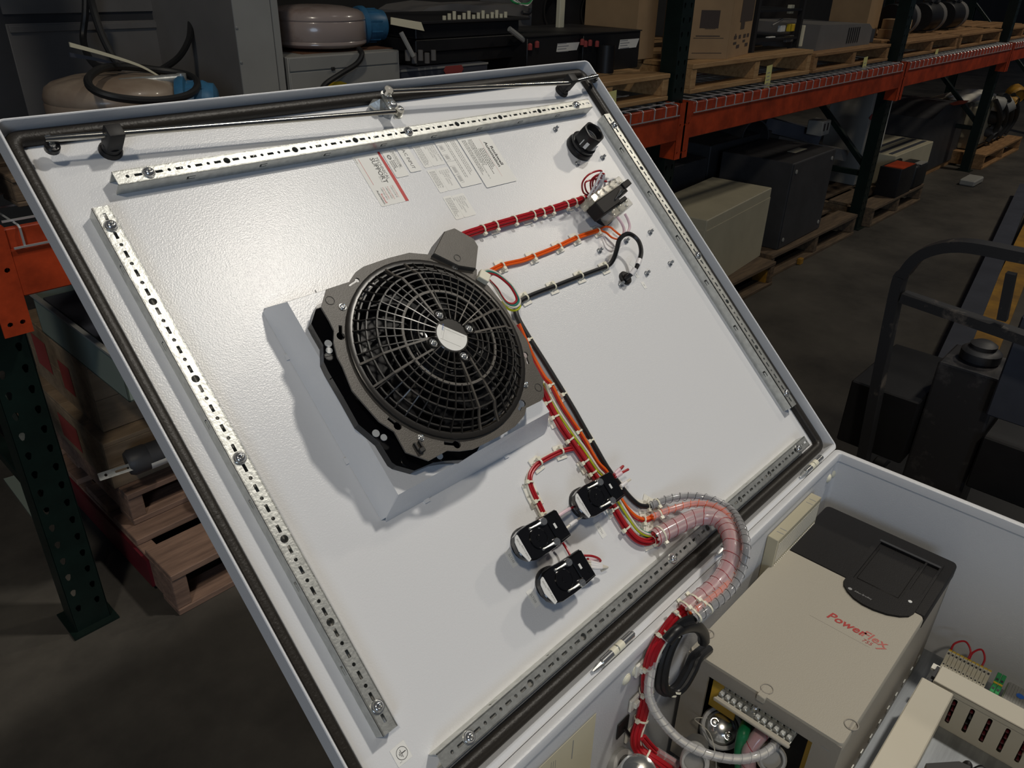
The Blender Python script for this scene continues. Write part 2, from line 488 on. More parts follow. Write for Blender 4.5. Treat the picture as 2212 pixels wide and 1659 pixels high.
# ---------------------------------------------------------------- lock rods
t = T('lock_rod', 'bright steel lock rod at the left of the door, with a roller end', 'lock rod', D(97,301,.03), DM)
a, b, c = D(97,301,.030), D(240,290,.030), D(862,240,.031)
g = G(); q = (a+(b-a)*.5)
g.tube([a+(b-a)*.45, b, b+(c-b)*.5, c+(b-c)*.02], .0038, 10)
g.tube([a, a+(b-a)*.2, a+(b-a)*.45], [.0030,.0036,.0038], 10)
g.cyl(c+Vector((0,0,-.004)), c+Vector((0,0,.004)), .0070, n=12)
P(t, 'rod', g, 'steel')
g = G(); rc = D(113,319,.018); g.lathe([(.0075,-.004),(.0082,-.003),(.0082,.003),(.0070,.0045),(.0036,.0050)], 18, 0, rc)
g.lathe([(.0036,.0050),(.0030,.0068),(0,.0068)], 12, 1, rc); g.cyl(rc+Vector((0,0,0)), rc+Vector((-.002,.009,.010)), .003, n=8, m=2)
P(t, 'roller', g, ['black_plastic','chrome','steel'])
t = T('lock_rod', 'dark steel lock rod at the upper right of the door, black roller past the gasket', 'lock rod', D(838,197,.034), DM)
a, b, c = D(838,197,.034), D(1226,179,.032), D(1290,164,.034)
g = G(); g.tube([a+(b-a)*.02, a+(b-a)*.5, b, b+(c-b)*.5, c], .0038, 10); g.cyl(a+Vector((0,0,-.004)), a+Vector((0,0,.004)), .0070, n=12)
P(t, 'rod', g, 'steel')
g = G(); rc = c+Vector((-.003,.001,-.008)); g.lathe([(.0075,-.004),(.0084,-.003),(.0084,.003),(.0070,.0045),(0,.005)], 18, 0, rc); g.cyl(rc, c+Vector((-.003,0,.002)), .0035, n=8)
P(t, 'roller', g, 'black_plastic')
for (px, py), lb in (((243,306),'black plastic rod guide at the left of the door, round foot'), ((1224,184),'black plastic rod guide at the upper right of the door, round foot')):
    c = D(px, py, .018); c.z = 0
    t = T('rod_guide', lb, 'rod guide', c, DM)
    g = G(); g.lathe([(.0135,0),(.0135,.003),(.0118,.006),(.0108,.006)], 20, 0, c)
    g.lathe([(.0108,.006),(.0100,.012),(0,.012)], 20, 0, c)
    P(t, 'foot', g, 'black_matte')
    g = G(); g.box(c.x-.0095, c.x+.0095, c.y-.0085, c.y+.0085, .010, .0405, .002, seg=2); g.box(c.x-.0098, c.x+.0098, c.y-.002, c.y+.009, .026, .0395, .001)
    P(t, 'clamp', g, 'black_matte')
# cam mechanism between the rods
a, p, b = D(838,197,.030), D(851,218,.030), D(862,240,.028)
t = T('lock_cam', 'small zinc lock cam with three bolts between the two lock rods', 'lock cam', (p.x, p.y, 0), DM)
g = G(); dv = (b-a); L = dv.length; ang = math.atan2(dv.y, dv.x)
g.M = Matrix.Translation((a.x, a.y, 0)) @ Matrix.Rotation(ang, 4, 'Z')
g.prism(rrect(-.008, L+.008, -.0085, .0085, .008, 5), .020, .0225); P(t, 'lever', g, 'zinc')
g = G(); g.lathe([(.0095,0),(.0095,.012),(.0105,.0125),(.0105,.0195),(0,.0195)], 16, 0, (p.x,p.y,0)); P(t, 'bearing', g, 'zinc_dark')
for q, zz, r in ((a,.034,.0058),(p,.0225,.0078),(b,.032,.0058)):
    g = G(); hexdome(g, (q.x, q.y, zz), r, .004); g.cyl((q.x,q.y,.012),(q.x,q.y,zz), .003, n=8); P(t, 'bolt', g, 'chrome')
g = G(); q = D(822,222,.016); x0, y0 = q.x, q.y
base = [(x0-.0160,y0+.004,.010),(x0-.006,y0-.0115,.010),(x0+.016,y0-.010,.012),(x0+.017,y0+.009,.012),(x0-.004,y0+.0125,.010)]
top = [(x0-.004,y0+.001,.024)]
g.add(base+top+[(b_[0],b_[1],.006) for b_ in base], [(i,(i+1)%5,5) for i in range(5)]+[(6+i,6+(i+1)%5,(i+1)%5,i) for i in range(5)]+[(10,9,8,7,6)])
P(t, 'wedge_tongue', g, 'zinc', sm=10)
# ================================================================ filter housing and fan on the door
fh = T('filter_housing', 'white sheet metal filter frame with sloping flanges behind the black fan', 'filter housing', (-.71,.44,0), DM)
B = [(-.857,.2905,.0005),(-.5625,.2875,.0005),(-.5625,.5915,.0005),(-.857,.5925,.0005)]
Tt = [(-.8455,.309,.045),(-.577,.309,.045),(-.577,.574,.045),(-.8455,.574,.045)]
cen = Vector((-.71,.44,0))
for i in range(4):
    j = (i+1) % 4; g = G()
    e = (Vector(B[j])-Vector(B[i])).normalized()
    b0, b1 = Vector(B[i])+e*.0045, Vector(B[j])-e*.0045; t0, t1 = Vector(Tt[i])+e*.0008, Vector(Tt[j])-e*.0008
    m0, m1 = b0.lerp(t0,.22)-e*.0035, b1.lerp(t1,.22)+e*.0035
    inn = (cen-(b0+b1)/2); inn.z = 0; inn = inn.normalized()*.0015
    f = [b0, b1, m1, t1, t0, m0]; k = [p+inn for p in f]
    g.add(f+k, [(0,1,2,3,4,5),(11,10,9,8,7,6)]+[(a,(a+6),((a+1)%6)+6,(a+1)%6) for a in range(6)])
    for q in (.22, .72):
        c = b0.lerp(b1, q); g.box(c.x-.004, c.x+.004, c.y-.004, c.y+.004, .0003, .002)
    P(fh, 'flange', g, 'door_paint', sm=10)
g = G(); g.prism([(p[0],p[1]) for p in Tt], .0437, .0452, holes=[circ(-.7125,.4435,.105,28)]); P(fh, 'top_plate', g, 'door_paint', sm=10)

FC = Vector((-.7125,.4435,0))
fan = T('cooling_fan', 'round black caged cooling fan with grey brown mounting plate on the door', 'fan', FC+Vector((0,0,.045)), DM)
pl = [D(x,y,.083) for x,y in [(694,663),(705,625),(754,609),(768,588),(785,576),(837,558),(884,546),(928,550),(1030,582),(1030,597),(1055,617),(1092,663),(1108,693),(1137,733),(1142,745),(1153,783),(1173,820),(1175,857),(1169,865),(1137,881),(1133,897),(1113,921),(1081,941),(1023,970),(994,974),(967,973),(927,995),(877,977),(852,932),(819,910),(790,877),(761,843),(740,791),(729,771),(721,740),(721.5,713),(711,692)]]
pl = [(p.x,p.y) for p in pl][::-1]
def keyhole(px, py, qx, qy, s=1.):
    a, b = D(px,py,.083), D(qx,qy,.083); d = (b-a); d.z = 0; L = d.length; d.normalize(); n = Vector((-d.y,d.x,0)); r = .0052*s; h = .0022*s
    pts = []; k0 = math.asin(h/r)
    for k in range(11):
        t = k0+(2*pi-2*k0)*k/10; p = a+d*(r*math.cos(t))+n*(r*math.sin(t)); pts.append((p.x,p.y))
    for q in (b-n*h, b+n*h): pts.append((q.x,q.y))
    return pts
def inside(p, poly):
    c = False; n = len(poly)
    for i in range(n):
        a, b = poly[i], poly[i-1]
        if (a[1] > p[1]) != (b[1] > p[1]) and p[0] < (b[0]-a[0])*(p[1]-a[1])/(b[1]-a[1])+a[0]: c = not c
    return c
def hole_ok(k): return all(inside(p, pl) and math.hypot(p[0]-FC.x, p[1]-FC.y) > .1145 for p in k)
kh = [keyhole(736,726,735,703), keyhole(859,920,838,903), keyhole(987,960,959,957), keyhole(1128,871,1121,886), keyhole(921,556,943,563), keyhole(1135,766,1141,786,.8), keyhole(772,605,754,617,.6)]
g = G(); g.prism(pl, .0805, .0832, holes=[circ(FC.x,FC.y,.1135,40)]+[k for k in kh if hole_ok(k)])
P(fan, 'mounting_plate', g, 'fan_plate', sm=20)
# lower spiral shell seen left and below
bl = [D(x,y,.058) for x,y in [(694,655),(685,659),(672,699),(680,715),(698,746),(697,744),(699,782),(709,803),(740,856),(774,917),(819,955),(846,999),(856,1006),(895,1017),(935,1000),(960,996),(1000,994),(1030,975)]]
bl = [(p.x,p.y) for p in bl]
bl += [(FC.x+.112*math.cos(a), FC.y+.112*math.sin(a)) for a in [math.radians(x) for x in (-60,-30,0,30,60,90,120)]]
bl = [p for i,p in enumerate(bl) if i not in (5,)][::-1]
if sum(bl[i][0]*bl[(i+1)%len(bl)][1]-bl[(i+1)%len(bl)][0]*bl[i][1] for i in range(len(bl))) < 0: bl = bl[::-1]
g = G(); g.prism(bl, .0455, .0585)
# raised seams on the shell
for a_, b_ in (((703,770),(727,764)),((712,820),(742,800)),((742,858),(766,842)),((764,893),(788,876)),((800,932),(820,910)),((842,962),(855,942))):
    p, q = D(*a_,.0588), D(*b_,.0588); g.tube([p,q], .0007, 4)
P(fan, 'spiral_shell', g, 'fan_black', sm=20)
g = G(); g.lathe([(.111,.0455),(.111,.0805)], 36, 0, (FC.x,FC.y,0))
for k in range(9):
    a = k*2*pi/9+.3; g.cyl((FC.x+.119*math.cos(a), FC.y+.119*math.sin(a), .058), (FC.x+.119*math.cos(a), FC.y+.119*math.sin(a), .081), .005, n=8)
P(fan, 'shroud', g, 'fan_black')
for px, py, r in ((709,742,.0046),(711,757,.0041),(812,936,.0046),(829,945,.0041),(950,985,.0042)):
    g = G(); c = D(px,py,.059); g.lathe([(r,.0586),(r,.0594),(0,.0594)], 16, 0, (c.x,c.y,0)); P(fan, 'plug_disc', g, 'paper_grey')
# keyhole lug on lower shell
g = G(); c = D(877,996,.059); g.tube([(c.x+.006*math.cos(t*.55+1.2), c.y+.0065*math.sin(t*.55+1.2), .0592) for t in range(9)], .0008, 5); P(fan, 'lug_rim', g, 'fan_black')
# ring of the guard
g = G(); g.lathe([(.1232,.083),(.1232,.0875),(.1215,.0885),(.1165,.0885),(.1150,.0865),(.1150,.078)], 56, 0, (FC.x,FC.y,0)); P(fan, 'guard_ring', g, 'fan_grille')
def gw(r):
    if r > .112: return .0885
    if r > .094: return .0885+(.112-r)/.018*.0175
    if r > .06: return .106+(.094-r)/.034*.0065
    return .1125+(.06-r)/.03*.003
g = G()
for r, th in ((.037,.0009),(.0445,.0008),(.0535,.0008),(.0635,.0016),(.0735,.0009),(.0835,.0009),(.0935,.0010),(.1030,.0009),(.1105,.0009)):
    n = 52; lo = []
    for dz, dr in ((0,-th),(0,th),(-.0030,th),(-.0030,-th)):
        lo.append([(FC.x+(r+dr)*math.cos(2*pi*i/n), FC.y+(r+dr)*math.sin(2*pi*i/n), gw(r)+dz) for i in range(n)])
    lo.append(lo[0]); g.loft(lo, m=(1 if r == .0635 else 0))  # thick ring takes the plate brown, a bronze-lit look put into its colour
def rib(pts, th, m=0, dp=.0034):
    L = []
    for i, p in enumerate(pts):
        t = Vector(pts[min(i+1,len(pts)-1)])-Vector(pts[max(i-1,0)]); t.z = 0; t.normalize(); n = Vector((-t.y,t.x,0))*th; p = Vector(p); dz = Vector((0,0,-dp))
        L.append([p+n, p-n, p-n+dz, p+n+dz])
    g.loft(L, m, cap=True)
BO = [Vector((FC.x+.0295*math.cos(a), FC.y+.0295*math.sin(a), 0)) for a in (pi/2, 0, -pi/2, pi)]
def radial(a, r0, r1, th, m=0, off=0.):
    d = Vector((math.cos(a), math.sin(a), 0)); n = Vector((-d.y, d.x, 0))*off
    rs = [r0+(r1-r0)*k/6 for k in range(7)]+([.094] if r0 < .094 < r1 else [])
    rs.sort(); rib([FC+d*r+n+Vector((0,0,gw(r)+.0004)) for r in rs], th, m)
for k in range(48):
    a = 2*pi*k/48+.03
    if min(abs((a-b_+pi)%(2*pi)-pi) for b_ in (0,pi/2,pi,-pi/2)) < .14: continue
    if k % 2 == 0: radial(a, .0225, .117, .0007)
    else: radial(a, .0635, .117, .0007)
for b_ in (0, pi/2, pi, -pi/2):
    for s_ in (-1, 1): radial(b_+s_*.10, .030, .118, .0013, 1, s_*.0035)
P(fan, 'guard_grille', g, ['fan_grille','fan_plate'], sm=25, kind='stuff')
g = G()
for c in BO: g.lathe([(.0078,.104),(.0078,.117),(.0066,.1175),(.0062,.1135),(0,.1135)], 18, 0, c)
P(fan, 'screw_bosses', g, 'fan_grille')
for c in BO:
    g = G(); hexdome(g, (c.x,c.y,.1135), .0047, .0030); P(fan, 'hub_screw', g, 'chrome')
for px, py in ((741,662),(910,945),(1136,830),(983,579)):
    c = D(px,py,.085); g = G(); hexdome(g, (c.x,c.y,.0832), .0040, .0024); P(fan, 'plate_screw', g, 'chrome')
# hub cap and its sticker
g = G(); g.lathe([(.0235,.100),(.0235,.1145),(.0225,.1155),(0,.1155)], 32, 0, FC); hub = P(fan, 'hub_cap', g, 'fan_grille')
LA = math.atan2(.4417-.4646, -.694+.718)
g = G(); g.M = Matrix.Translation((FC.x, FC.y, 0)) @ Matrix.Rotation(LA, 4, 'Z')
R_ = .0208; ch = .0078; a0 = math.asin(ch/R_)
g.prism([(R_*math.cos(t), R_*math.sin(t)) for t in [pi-a0+(pi+2*a0)*k/24 for k in range(25)]], .1155, .1158, cap0=False)
g.cm = 1
lettering(g, [('K2E200-AH98-15', -.0098, .0050, .0030, 0, 'LEFT', .11595, .85), ('c', -.0098, -.0010, .0040, 0,'LEFT',.11595), ('UL', -.0088, -.0010, .0030, 0,'LEFT',.11595,.8), ('CE', .0085, -.0008, .0040, 0,'LEFT',.11595), ('Made in Germany', 0, -.0142, .0018, 0,'CENTER',.11595), ('+96601', 0, -.0172, .0018, 0,'CENTER',.11595),
   ('ebm', -.0128, -.0062, .0042, pi/2, 'LEFT', .11595), ('papst', -.0128, .0014, .0042, pi/2, 'LEFT', .11595, 1, 2),
   ('M2E068-CF 230V', -.0098, .0024, .0017, 0,'LEFT',.11595), ('IP44  THCL 155', -.0050, .0006, .0015, 0,'LEFT',.11595), ('85W', -.0098, -.0040, .0016, 0,'LEFT',.11595), ('115/60', -.0098, -.0062, .0016, 0,'LEFT',.11595), ('2600/min', -.0098, -.0084, .0016, 0,'LEFT',.11595)])
for x0,x1,y0,y1 in ((-.0112,.0165,.0044,.0046),(-.0112,-.0110,-.0105,.0078),(-.0140,.0140,-.0112,-.0110)): g.box(x0,x1,y0,y1,.1158,.11592)
P(fan, 'rating_sticker', g, ['paper','ink','ink_blue'], sm=0, label='round white printed sticker on the fan hub')
# impeller and motor below the guard
g = G(); g.lathe([(.112,.082),(.106,.080),(.100,.072),(.097,.060),(.105,.052)], 40, 0, FC)
g.lathe([(.100,.050),(.020,.050)], 40, 0, FC)
for k in range(9):
    a = 2*pi*k/9; L = []
    for i in range(6):
        t = i/5; r = .052+.046*t; aa = a+.75*t; p = Vector((FC.x+r*math.cos(aa), FC.y+r*math.sin(aa), 0)); L.append(p)
    for i in range(5):
        p, q = L[i], L[i+1]; n = Vector((-(q-p).y,(q-p).x,0)).normalized()*.001
        g.add([p+n+Vector((0,0,.050)),q+n+Vector((0,0,.050)),q+n+Vector((0,0,.074)),p+n+Vector((0,0,.074)),p-n+Vector((0,0,.050)),q-n+Vector((0,0,.050)),q-n+Vector((0,0,.074)),p-n+Vector((0,0,.074))],[(0,1,2,3),(7,6,5,4),(3,2,6,7)])
P(fan, 'impeller', g, 'fan_black')
g = G(); g.lathe([(.050,.050),(.050,.086),(.046,.092),(.034,.096),(.0,.098)], 32, 0, FC)
for k in range(28):
    a = 2*pi*k/28; d = Vector((math.cos(a), math.sin(a), 0)); n = Vector((-d.y,d.x,0))
    for z0, z1, r0, r1 in ((.060,.090,.049,.056),):
        p, q = FC+d*r0, FC+d*r1; h = n*.0012
        g.add([p-h+Vector((0,0,z0)),q-h+Vector((0,0,z0)),q+h+Vector((0,0,z0)),p+h+Vector((0,0,z0)),p-h+Vector((0,0,z1)),q-h+Vector((0,0,z1)),q+h+Vector((0,0,z1)),p+h+Vector((0,0,z1))],[(4,5,6,7),(0,1,5,4),(1,2,6,5),(2,3,7,6)])
P(fan, 'motor', g, 'black_gloss')
# terminal box on the fan plate
tb = [D(x,y,.090) for x,y in [(936,548),(960,500),(981,493),(1023,516),(1033,533),(1028,581),(990,575)]]
tb = [(p.x,p.y) for p in tb]
if sum(tb[i][0]*tb[(i+1)%len(tb)][1]-tb[(i+1)%len(tb)][0]*tb[i][1] for i in range(len(tb))) < 0: tb = tb[::-1]
g = G(); ctb = (sum(p[0] for p in tb)/len(tb), sum(p[1] for p in tb)/len(tb))
sh = lambda s, z: [(ctb[0]+(p[0]-ctb[0])*s, ctb[1]+(p[1]-ctb[1])*s, z) for p in tb]
g.loft([sh(1,.050), sh(1,.0895), sh(.97,.0910)]); g.add(sh(.97,.0910), [list(range(len(tb)))])
P(fan, 'terminal_box', g, 'fan_plate', sm=20)
g = G(); c = D(988,557,.0912); g.lathe([(.0052,.0908),(.0052,.0914),(.0044,.0914),(.0044,.0909)], 18, 0, (c.x,c.y,0))
c = D(713,649,.0835); g.lathe([(.0058,.083),(.0058,.0836),(.005,.0836),(.005,.083)], 18, 0, (c.x,c.y,0)); c = D(1163,837,.0835); g.lathe([(.0058,.083),(.0058,.0836),(.005,.0836),(.005,.083)], 18, 0, (c.x,c.y,0))
P(fan, 'stamped_ring', g, 'black_matte', kind='stuff')
g = G(); c = D(907,968,.085)
for dx in (-.0035,.0035): g.box(c.x+dx-.001, c.x+dx+.001, c.y-.002, c.y+.008, .083, .087)
g.box(c.x-.004, c.x+.004, c.y-.006, c.y, .083, .089, .001); P(fan, 'cable_clip', g, 'black_matte')
g = G(); c = D(1045,598,.088); g.M = Matrix.Translation((c.x,c.y,.083)) @ Matrix.Rotation(-.9, 4, 'Z'); g.box(-.008,.008,-.0075,.0075,0,.009,.001); P(fan, 'tape_tab', g, 'nylon', label='cream tape tab on the fan edge')

# ================================================================ pilot device bodies
ol = [(-.6529,.1945),(-.6509,.1544),(-.6691,.1533),(-.6997,.1538),(-.7180,.1552),(-.7278,.1589),(-.7345,.1665),(-.7369,.1758),(-.7350,.1880),(-.73,.1942),(-.7200,.1975),(-.7059,.198),(-.6823,.1959)]
def pilot(name, label, du, dv):
    org = (-.690+du, .1755+dv, 0)
    t = T(name, label, 'push button', org, DM, group=None)
    X0 = Matrix.Translation((du, dv, 0))
    g = G(); g.M = X0; g.lathe([(.0225,.0002),(.0225,.008),(.021,.010),(.0185,.010),(.0185,.014),(0,.014)], 28, 0, (-.694,.1755,0)); P(t, 'lock_ring', g, 'black_plastic')
    o2 = ol[::-1]
    if sum(o2[i][0]*o2[(i+1)%len(o2)][1]-o2[(i+1)%len(o2)][0]*o2[i][1] for i in range(len(o2))) < 0: o2 = o2[::-1]
    cx, cy = -.6935, .1755
    s_ = lambda k, z: [(cx+(p[0]-cx)*k, cy+(p[1]-cy)*k, z) for p in o2]
    g = G(); g.M = X0; g.loft([s_(.66,.012), s_(.78,.024), s_(.99,.031), s_(1,.0385), s_(.965,.040)]); g.add(s_(.965,.040), [list(range(len(o2)))])
    g.lathe([(.0135,.0399),(.0135,.0415),(.0125,.0420),(.0120,.0412),(.004,.0412),(.0035,.0420),(0,.0420)], 26, 0, (-.700,.1757,0))
    g.box(-.676,-.653,.1560,.1930,.0395,.0425,.0012)
    P(t, 'contact_block', g, 'black_gloss', sm=30)
    g = G(); g.M = X0; g.prism([(-.7365,.1765),(-.7350,.1880),(-.731,.1935),(-.7268,.1950),(-.7258,.1935),(-.7262,.1600),(-.731,.1588)], .0396, .0407, cap0=False); P(t, 'print_strip', g, 'paper_grey', sm=0)
    g = G(); g.M = X0
    for x, y in ((-.731,.186),(-.7295,.176),(-.730,.166)):
        lettering(g, [('800F-N3', x, y, .0032, -pi/2, 'CENTER', .0409, .8)])
    P(t, 'strip_print', g, 'ink_grey', sm=0)
    for (x, y), s in (((-.6815,.1898),.0),((-.6797,.1592),.0)):
        g = G(); g.M = X0; g.lathe([(.0052,.040),(.0052,.0435),(.0046,.0445),(0,.0445)], 16, 0, (x,y,0)); g.box(x-.004,x+.004,y-.0006,y+.0006,.0443,.0449)
        P(t, 'terminal_screw', g, 'chrome')
        g = G(); g.M = X0; sy = -1 if y > .175 else 1
        g.tube([(x-.004,y+.0005,.0415),(x-.012,y+.001,.0412),(x-.022,y+.002,.0408)], [.0022,.0016,.0012], 6); g.dome((x-.0225,y+.002,.040), .0022, .0022, 8, 2)
        P(t, 'terminal_tab', g, 'zinc')
    g = G(); g.M = X0; g.box(-.6705,-.6670,.1735,.1805,.0424,.0429); P(t, 'code_window', g, 'paper_grey')
    g = G(); g.M = X0
    for y in (.1650,.1845): g.lathe([(.0027,.0427),(.0022,.0415),(0,.0415)], 10, 0, (-.6590,y,0))
    P(t, 'wire_port', g, 'black_matte', kind='stuff')
    return t
pilot('push_button_block', 'black push button block nearest the fan, uppermost of three on the door', .1199, .0007)
pilot('push_button_block', 'black push button block next to the looped red wire, left of three', 0, 0)
pilot('push_button_block', 'lowest black push button block on the door, beside the hinge rail', .0012, -.0604)

# ================================================================ black bushing and selector switch
c = Vector((-.1345,.7125,0))
t = T('panel_bushing', 'black hex panel bushing with open grey threaded bore, upper right of door', 'bushing', c, DM)
g = G(); g.lathe([(.0275,.0003),(.0275,.008),(.0258,.011),(.0240,.0115),(.0240,.0135),(.0256,.014),(.0256,.018),(.023,.0195),(.02,.0195)], 30, 0, c); P(t, 'flange', g, 'black_plastic')
g = G()
hexo = [(c.x+.0232*math.cos(pi/3*k+.35), c.y+.0232*math.sin(pi/3*k+.35)) for k in range(6)]
def hx(s, z):
    P_ = []
    for i in range(6):
        a, b = Vector((*hexo[i],0)), Vector((*hexo[(i+1)%6],0))
        for q in (.1,.5,.9): p = a.lerp(b,q); P_.append((c.x+(p.x-c.x)*s, c.y+(p.y-c.y)*s, z))
    return P_
ci = lambda r, z: [(c.x+r*math.cos(2*pi*(k+.35)/18+.35), c.y+r*math.sin(2*pi*(k+.35)/18+.35), z) for k in range(18)]
g.loft([hx(1,.0185), hx(1,.046), hx(.95,.0485), ci(.0172,.0490), ci(.0158,.0475), ci(.0150,.030)])
P(t, 'hex_nut', g, 'black_plastic', sm=30)
g = G()
for k in range(7): g.lathe([(.0150,.012+k*.0034),(.0136,.0137+k*.0034),(.0150,.0154+k*.0034)], 24, 0, c)
g.lathe([(.015,.012),(0,.012)], 24, 0, c); P(t, 'threaded_bore', g, 'cabinet_mid')
g = G(); g.box(c.x-.004,c.x+.009,c.y-.0213,c.y-.0204,.020,.032); P(t, 'white_label', g, 'paper_grey')
g = G(); g.M = Matrix.Translation(c) @ Matrix.Rotation(math.radians(-62), 4, 'Z'); g.box(-.007,.007,-.0213,-.0206,.022,.036); P(t, 'white_label', g, 'paper_grey')

c = Vector((-.1850,.5790,0))
t = T('selector_switch', 'selector switch back with clear contact blocks under a fan of red wires', 'switch', c, DM)
g = G(); g.lathe([(.0255,.0003),(.0255,.007),(.0235,.009),(.021,.009)], 30, 0, c); P(t, 'rubber_ring', g, 'black_matte')
g = G(); g.lathe([(.0215,.0003),(.0215,.026),(0,.026)], 28, 0, c); P(t, 'collar', g, 'paper_grey')
a_, b_ = D(1292,452,.045), D(1366,398,.052)
ang = math.atan2(b_.y-a_.y, b_.x-a_.x); L = math.hypot(b_.x-a_.x, b_.y-a_.y)
XM = Matrix.Translation((a_.x, a_.y, 0)) @ Matrix.Rotation(ang, 4, 'Z')
g = G(); g.M = XM
g.box(0, L*.52, -.0130, .0120, .022, .050, .0015); g.box(L*.50, L*.80, -.002, .0120, .022, .050, .001); g.box(L*.78, L, .0015, .0125, .024, .053, .001); g.box(L*.50,L*.74,-.0150,-.008,.022,.046,.001)
g.box(L*.45,L*.95,-.004,.002,.020,.040)
P(t, 'lever_body', g, 'drive_black', sm=20)
g = G(); g.M = XM; g.tube([(L*.40,-.0045,.0515),(L*.62,.0015,.0525),(L*.66,.003,.0525)], [.0016,.0024,.0026], 8); P(t, 'latch_pin', g, 'steel')
for k in range(5):
    g = G(); g.M = XM; x = L*(.02+.19*k); g.box(x, x+L*.17, .0118, .0270, .016, .047, .002)
    blk = P(t, 'contact_block', g, 'clear_plastic')
    g = G(); g.M = XM
    for yy, zz in ((.0165,.046),(.0225,.040)): g.lathe([(.0026,-.004),(.0026,0),(0,.0006)], 10, 0, (x+L*.085, yy, zz))
    P(blk, 'terminal_screw', g, 'chrome')
for k in range(3):
    g = G(); g.M = XM; x = L*(.25+.20*k); g.box(x, x+L*.18, -.0285, -.0125, .012, .042, .002)
    blk = P(t, 'contact_block', g, 'clear_plastic')
    g = G(); g.M = XM
    for yy, zz in ((-.0170,.041),(-.0235,.036)): g.lathe([(.0026,-.004),(.0026,0),(0,.0006)], 10, 0, (x+L*.09, yy, zz))
    P(blk, 'terminal_screw', g, 'chrome')
SELX = XM; SELL = L

# ================================================================ stickers on the door
# each sticker is laid out in its own frame: x = reading direction (down the door), y = towards the right edge
def sticker(name, label, u, v, w_, h_, lines, bars=(), z=0., extra=None, r=.002, mats=('paper','ink','ink_red','ink_grey'), ang=-pi/2, cat='sticker'):
    Fm = DM @ Matrix.Translation((u, v, 0)) @ Matrix.Rotation(ang, 4, 'Z')
    g = G(); g.prism(rrect(0, w_, -h_, 0, r, 2), .0002+z, .0005+z, cap0=False)
    zz = .00056+z
    lettering(g, [tuple(list(l[:6])+[zz]+list(l[7:])) if len(l) > 6 else tuple(list(l)+['LEFT']*(6-len(l))+[zz]) for l in lines], 1)
    for x0, x1, y0, y1, m in bars: g.add([(x0,y0,zz),(x1,y0,zz),(x1,y1,zz),(x0,y1,zz)], [(0,1,2,3)], m)
    if extra: extra(g, zz)
    return T(name, label, cat, (0,0,0), Fm, None, g, list(mats), 0)
def greek(x, y, n, wmax, dy, sz, m=3, seed=1):
    """rows of tiny unreadable print as short dashes"""
    r = random.Random(seed); out = []
    for k in range(n):
        xx = x; e = x+wmax*r.uniform(.72, 1)
        while xx < e:
            l = r.uniform(.0015,.005); out.append((xx, min(xx+l,e), y-k*dy-sz, y-k*dy, m)); xx += l+.0009
    return out
# technical support card
def band(g, zz):
    w_ = .088
    g.add([(0,.0010,zz),(w_,-.0005,zz),(w_+.0005,.0055,zz),(w_*.5,.0062,zz),(0,.0050,zz)], [(0,1,2,3,4)], 2)
sticker('support_card', 'white technical support card with a red bar at its edge, leftmost of the stickers', -.5640, .7770, .0885, .0455,
  [('TECHNICAL', .008,-.0095,.0080,0,'LEFT',0,.92,1), ('SUPPORT', .008,-.0185,.0112,0,'LEFT',0,.95,1,.01), ('24 hr. 365', .040,-.0215,.0026,0),
   ('FROM OUTSIDE U.S.', .0585,-.0085,.0027,0,'LEFT',0,.9,2), ('1-262-512-8176', .0585,-.0120,.0034,0,'LEFT',0,.95,1), ('IN NORTH AMERICA', .0585,-.0175,.0027,0,'LEFT',0,.9,2), ('1-800-800-0522', .0585,-.0212,.0034,0,'LEFT',0,.95,1),
   ('AFTER HOURS PRESS 1', .0585,-.0262,.0027,0,'LEFT',0,.8,2), ('1-800-422-4913', .0585,-.0300,.0034,0,'LEFT',0,.95,1),
   ('Rockwell', .0680,-.0352,.0045,0,'LEFT',0,1,2,.02), ('Automation', .0615,-.0392,.0050,0,'LEFT',0,1,1,.02)],
  [(.006,.052,-.0380,-.0374,2)]+greek(.004,-.0425,1,.014,.003,.001), 0, band)
sticker('inspection_sticker', 'small white sticker with a dark oval emblem between support card and A/C sticker', -.5315, .7790, .0505, .0245,
  [('Enclosed', .0205,-.0135,.0036,0,'LEFT',0,1,1,.02), ('Industrial', .0205,-.0170,.0036,0,'LEFT',0,1,1,.02), ('Control Panel', .0205,-.0203,.0034,0,'LEFT',0,1,1,.02), ('UL', .0315,-.0072,.0040,0,'CENTER',0,1,1)],
  greek(.006,-.0035,2,.036,.0022,.0008,1,3)+greek(.003,-.0085,1,.042,.0022,.0008,3,4), .0003,
  lambda g, zz: (g.prism(circ(.0145,-.0165,.0042,18,.0034), zz-.0001, zz, m=1, cap0=False, walls=False), g.prism(circ(.0145,-.0165,.0028,14,.0021), zz, zz+.00004, m=0, cap0=False, walls=False), g.box(.0120,.017,-.0169,-.0161,zz,zz+.00006,m=1)))
sticker('input_sticker', 'small white sticker reading A/C INPUT', -.5040, .7790, .0465, .0225, [('A/C INPUT', .0060,-.0150,.0085,0,'LEFT',0,.86,1)], [], .0006)
def fuse(name, label, u, v, z, txt, seed):
    L = .041
    sticker(name, label, u, v, L, .026, [(t_, .004, -.0052-k*.0042, .0040, 0, 'LEFT', 0, .82, 3) for k, t_ in enumerate(txt)], [], z)
    o = sticker(name.replace('fuse_sticker','warning_strip'), label.replace('fuse sticker','warning strip beside the fuse sticker'), u-.0262, v+.0010, L+.001, .0175, [], greek(.0035,-.0035,6,L*.86,.0020,.0008,3,seed), z)
fuse('fuse_sticker', 'white fuse sticker nearest the upper rail, partly under the diagram', -.4520, .7765, .0, ['90FU DUAL ELEMENT','TIME DELAY','CURRENT LIMITING','CLASS J 600VAC','60A'], 11)
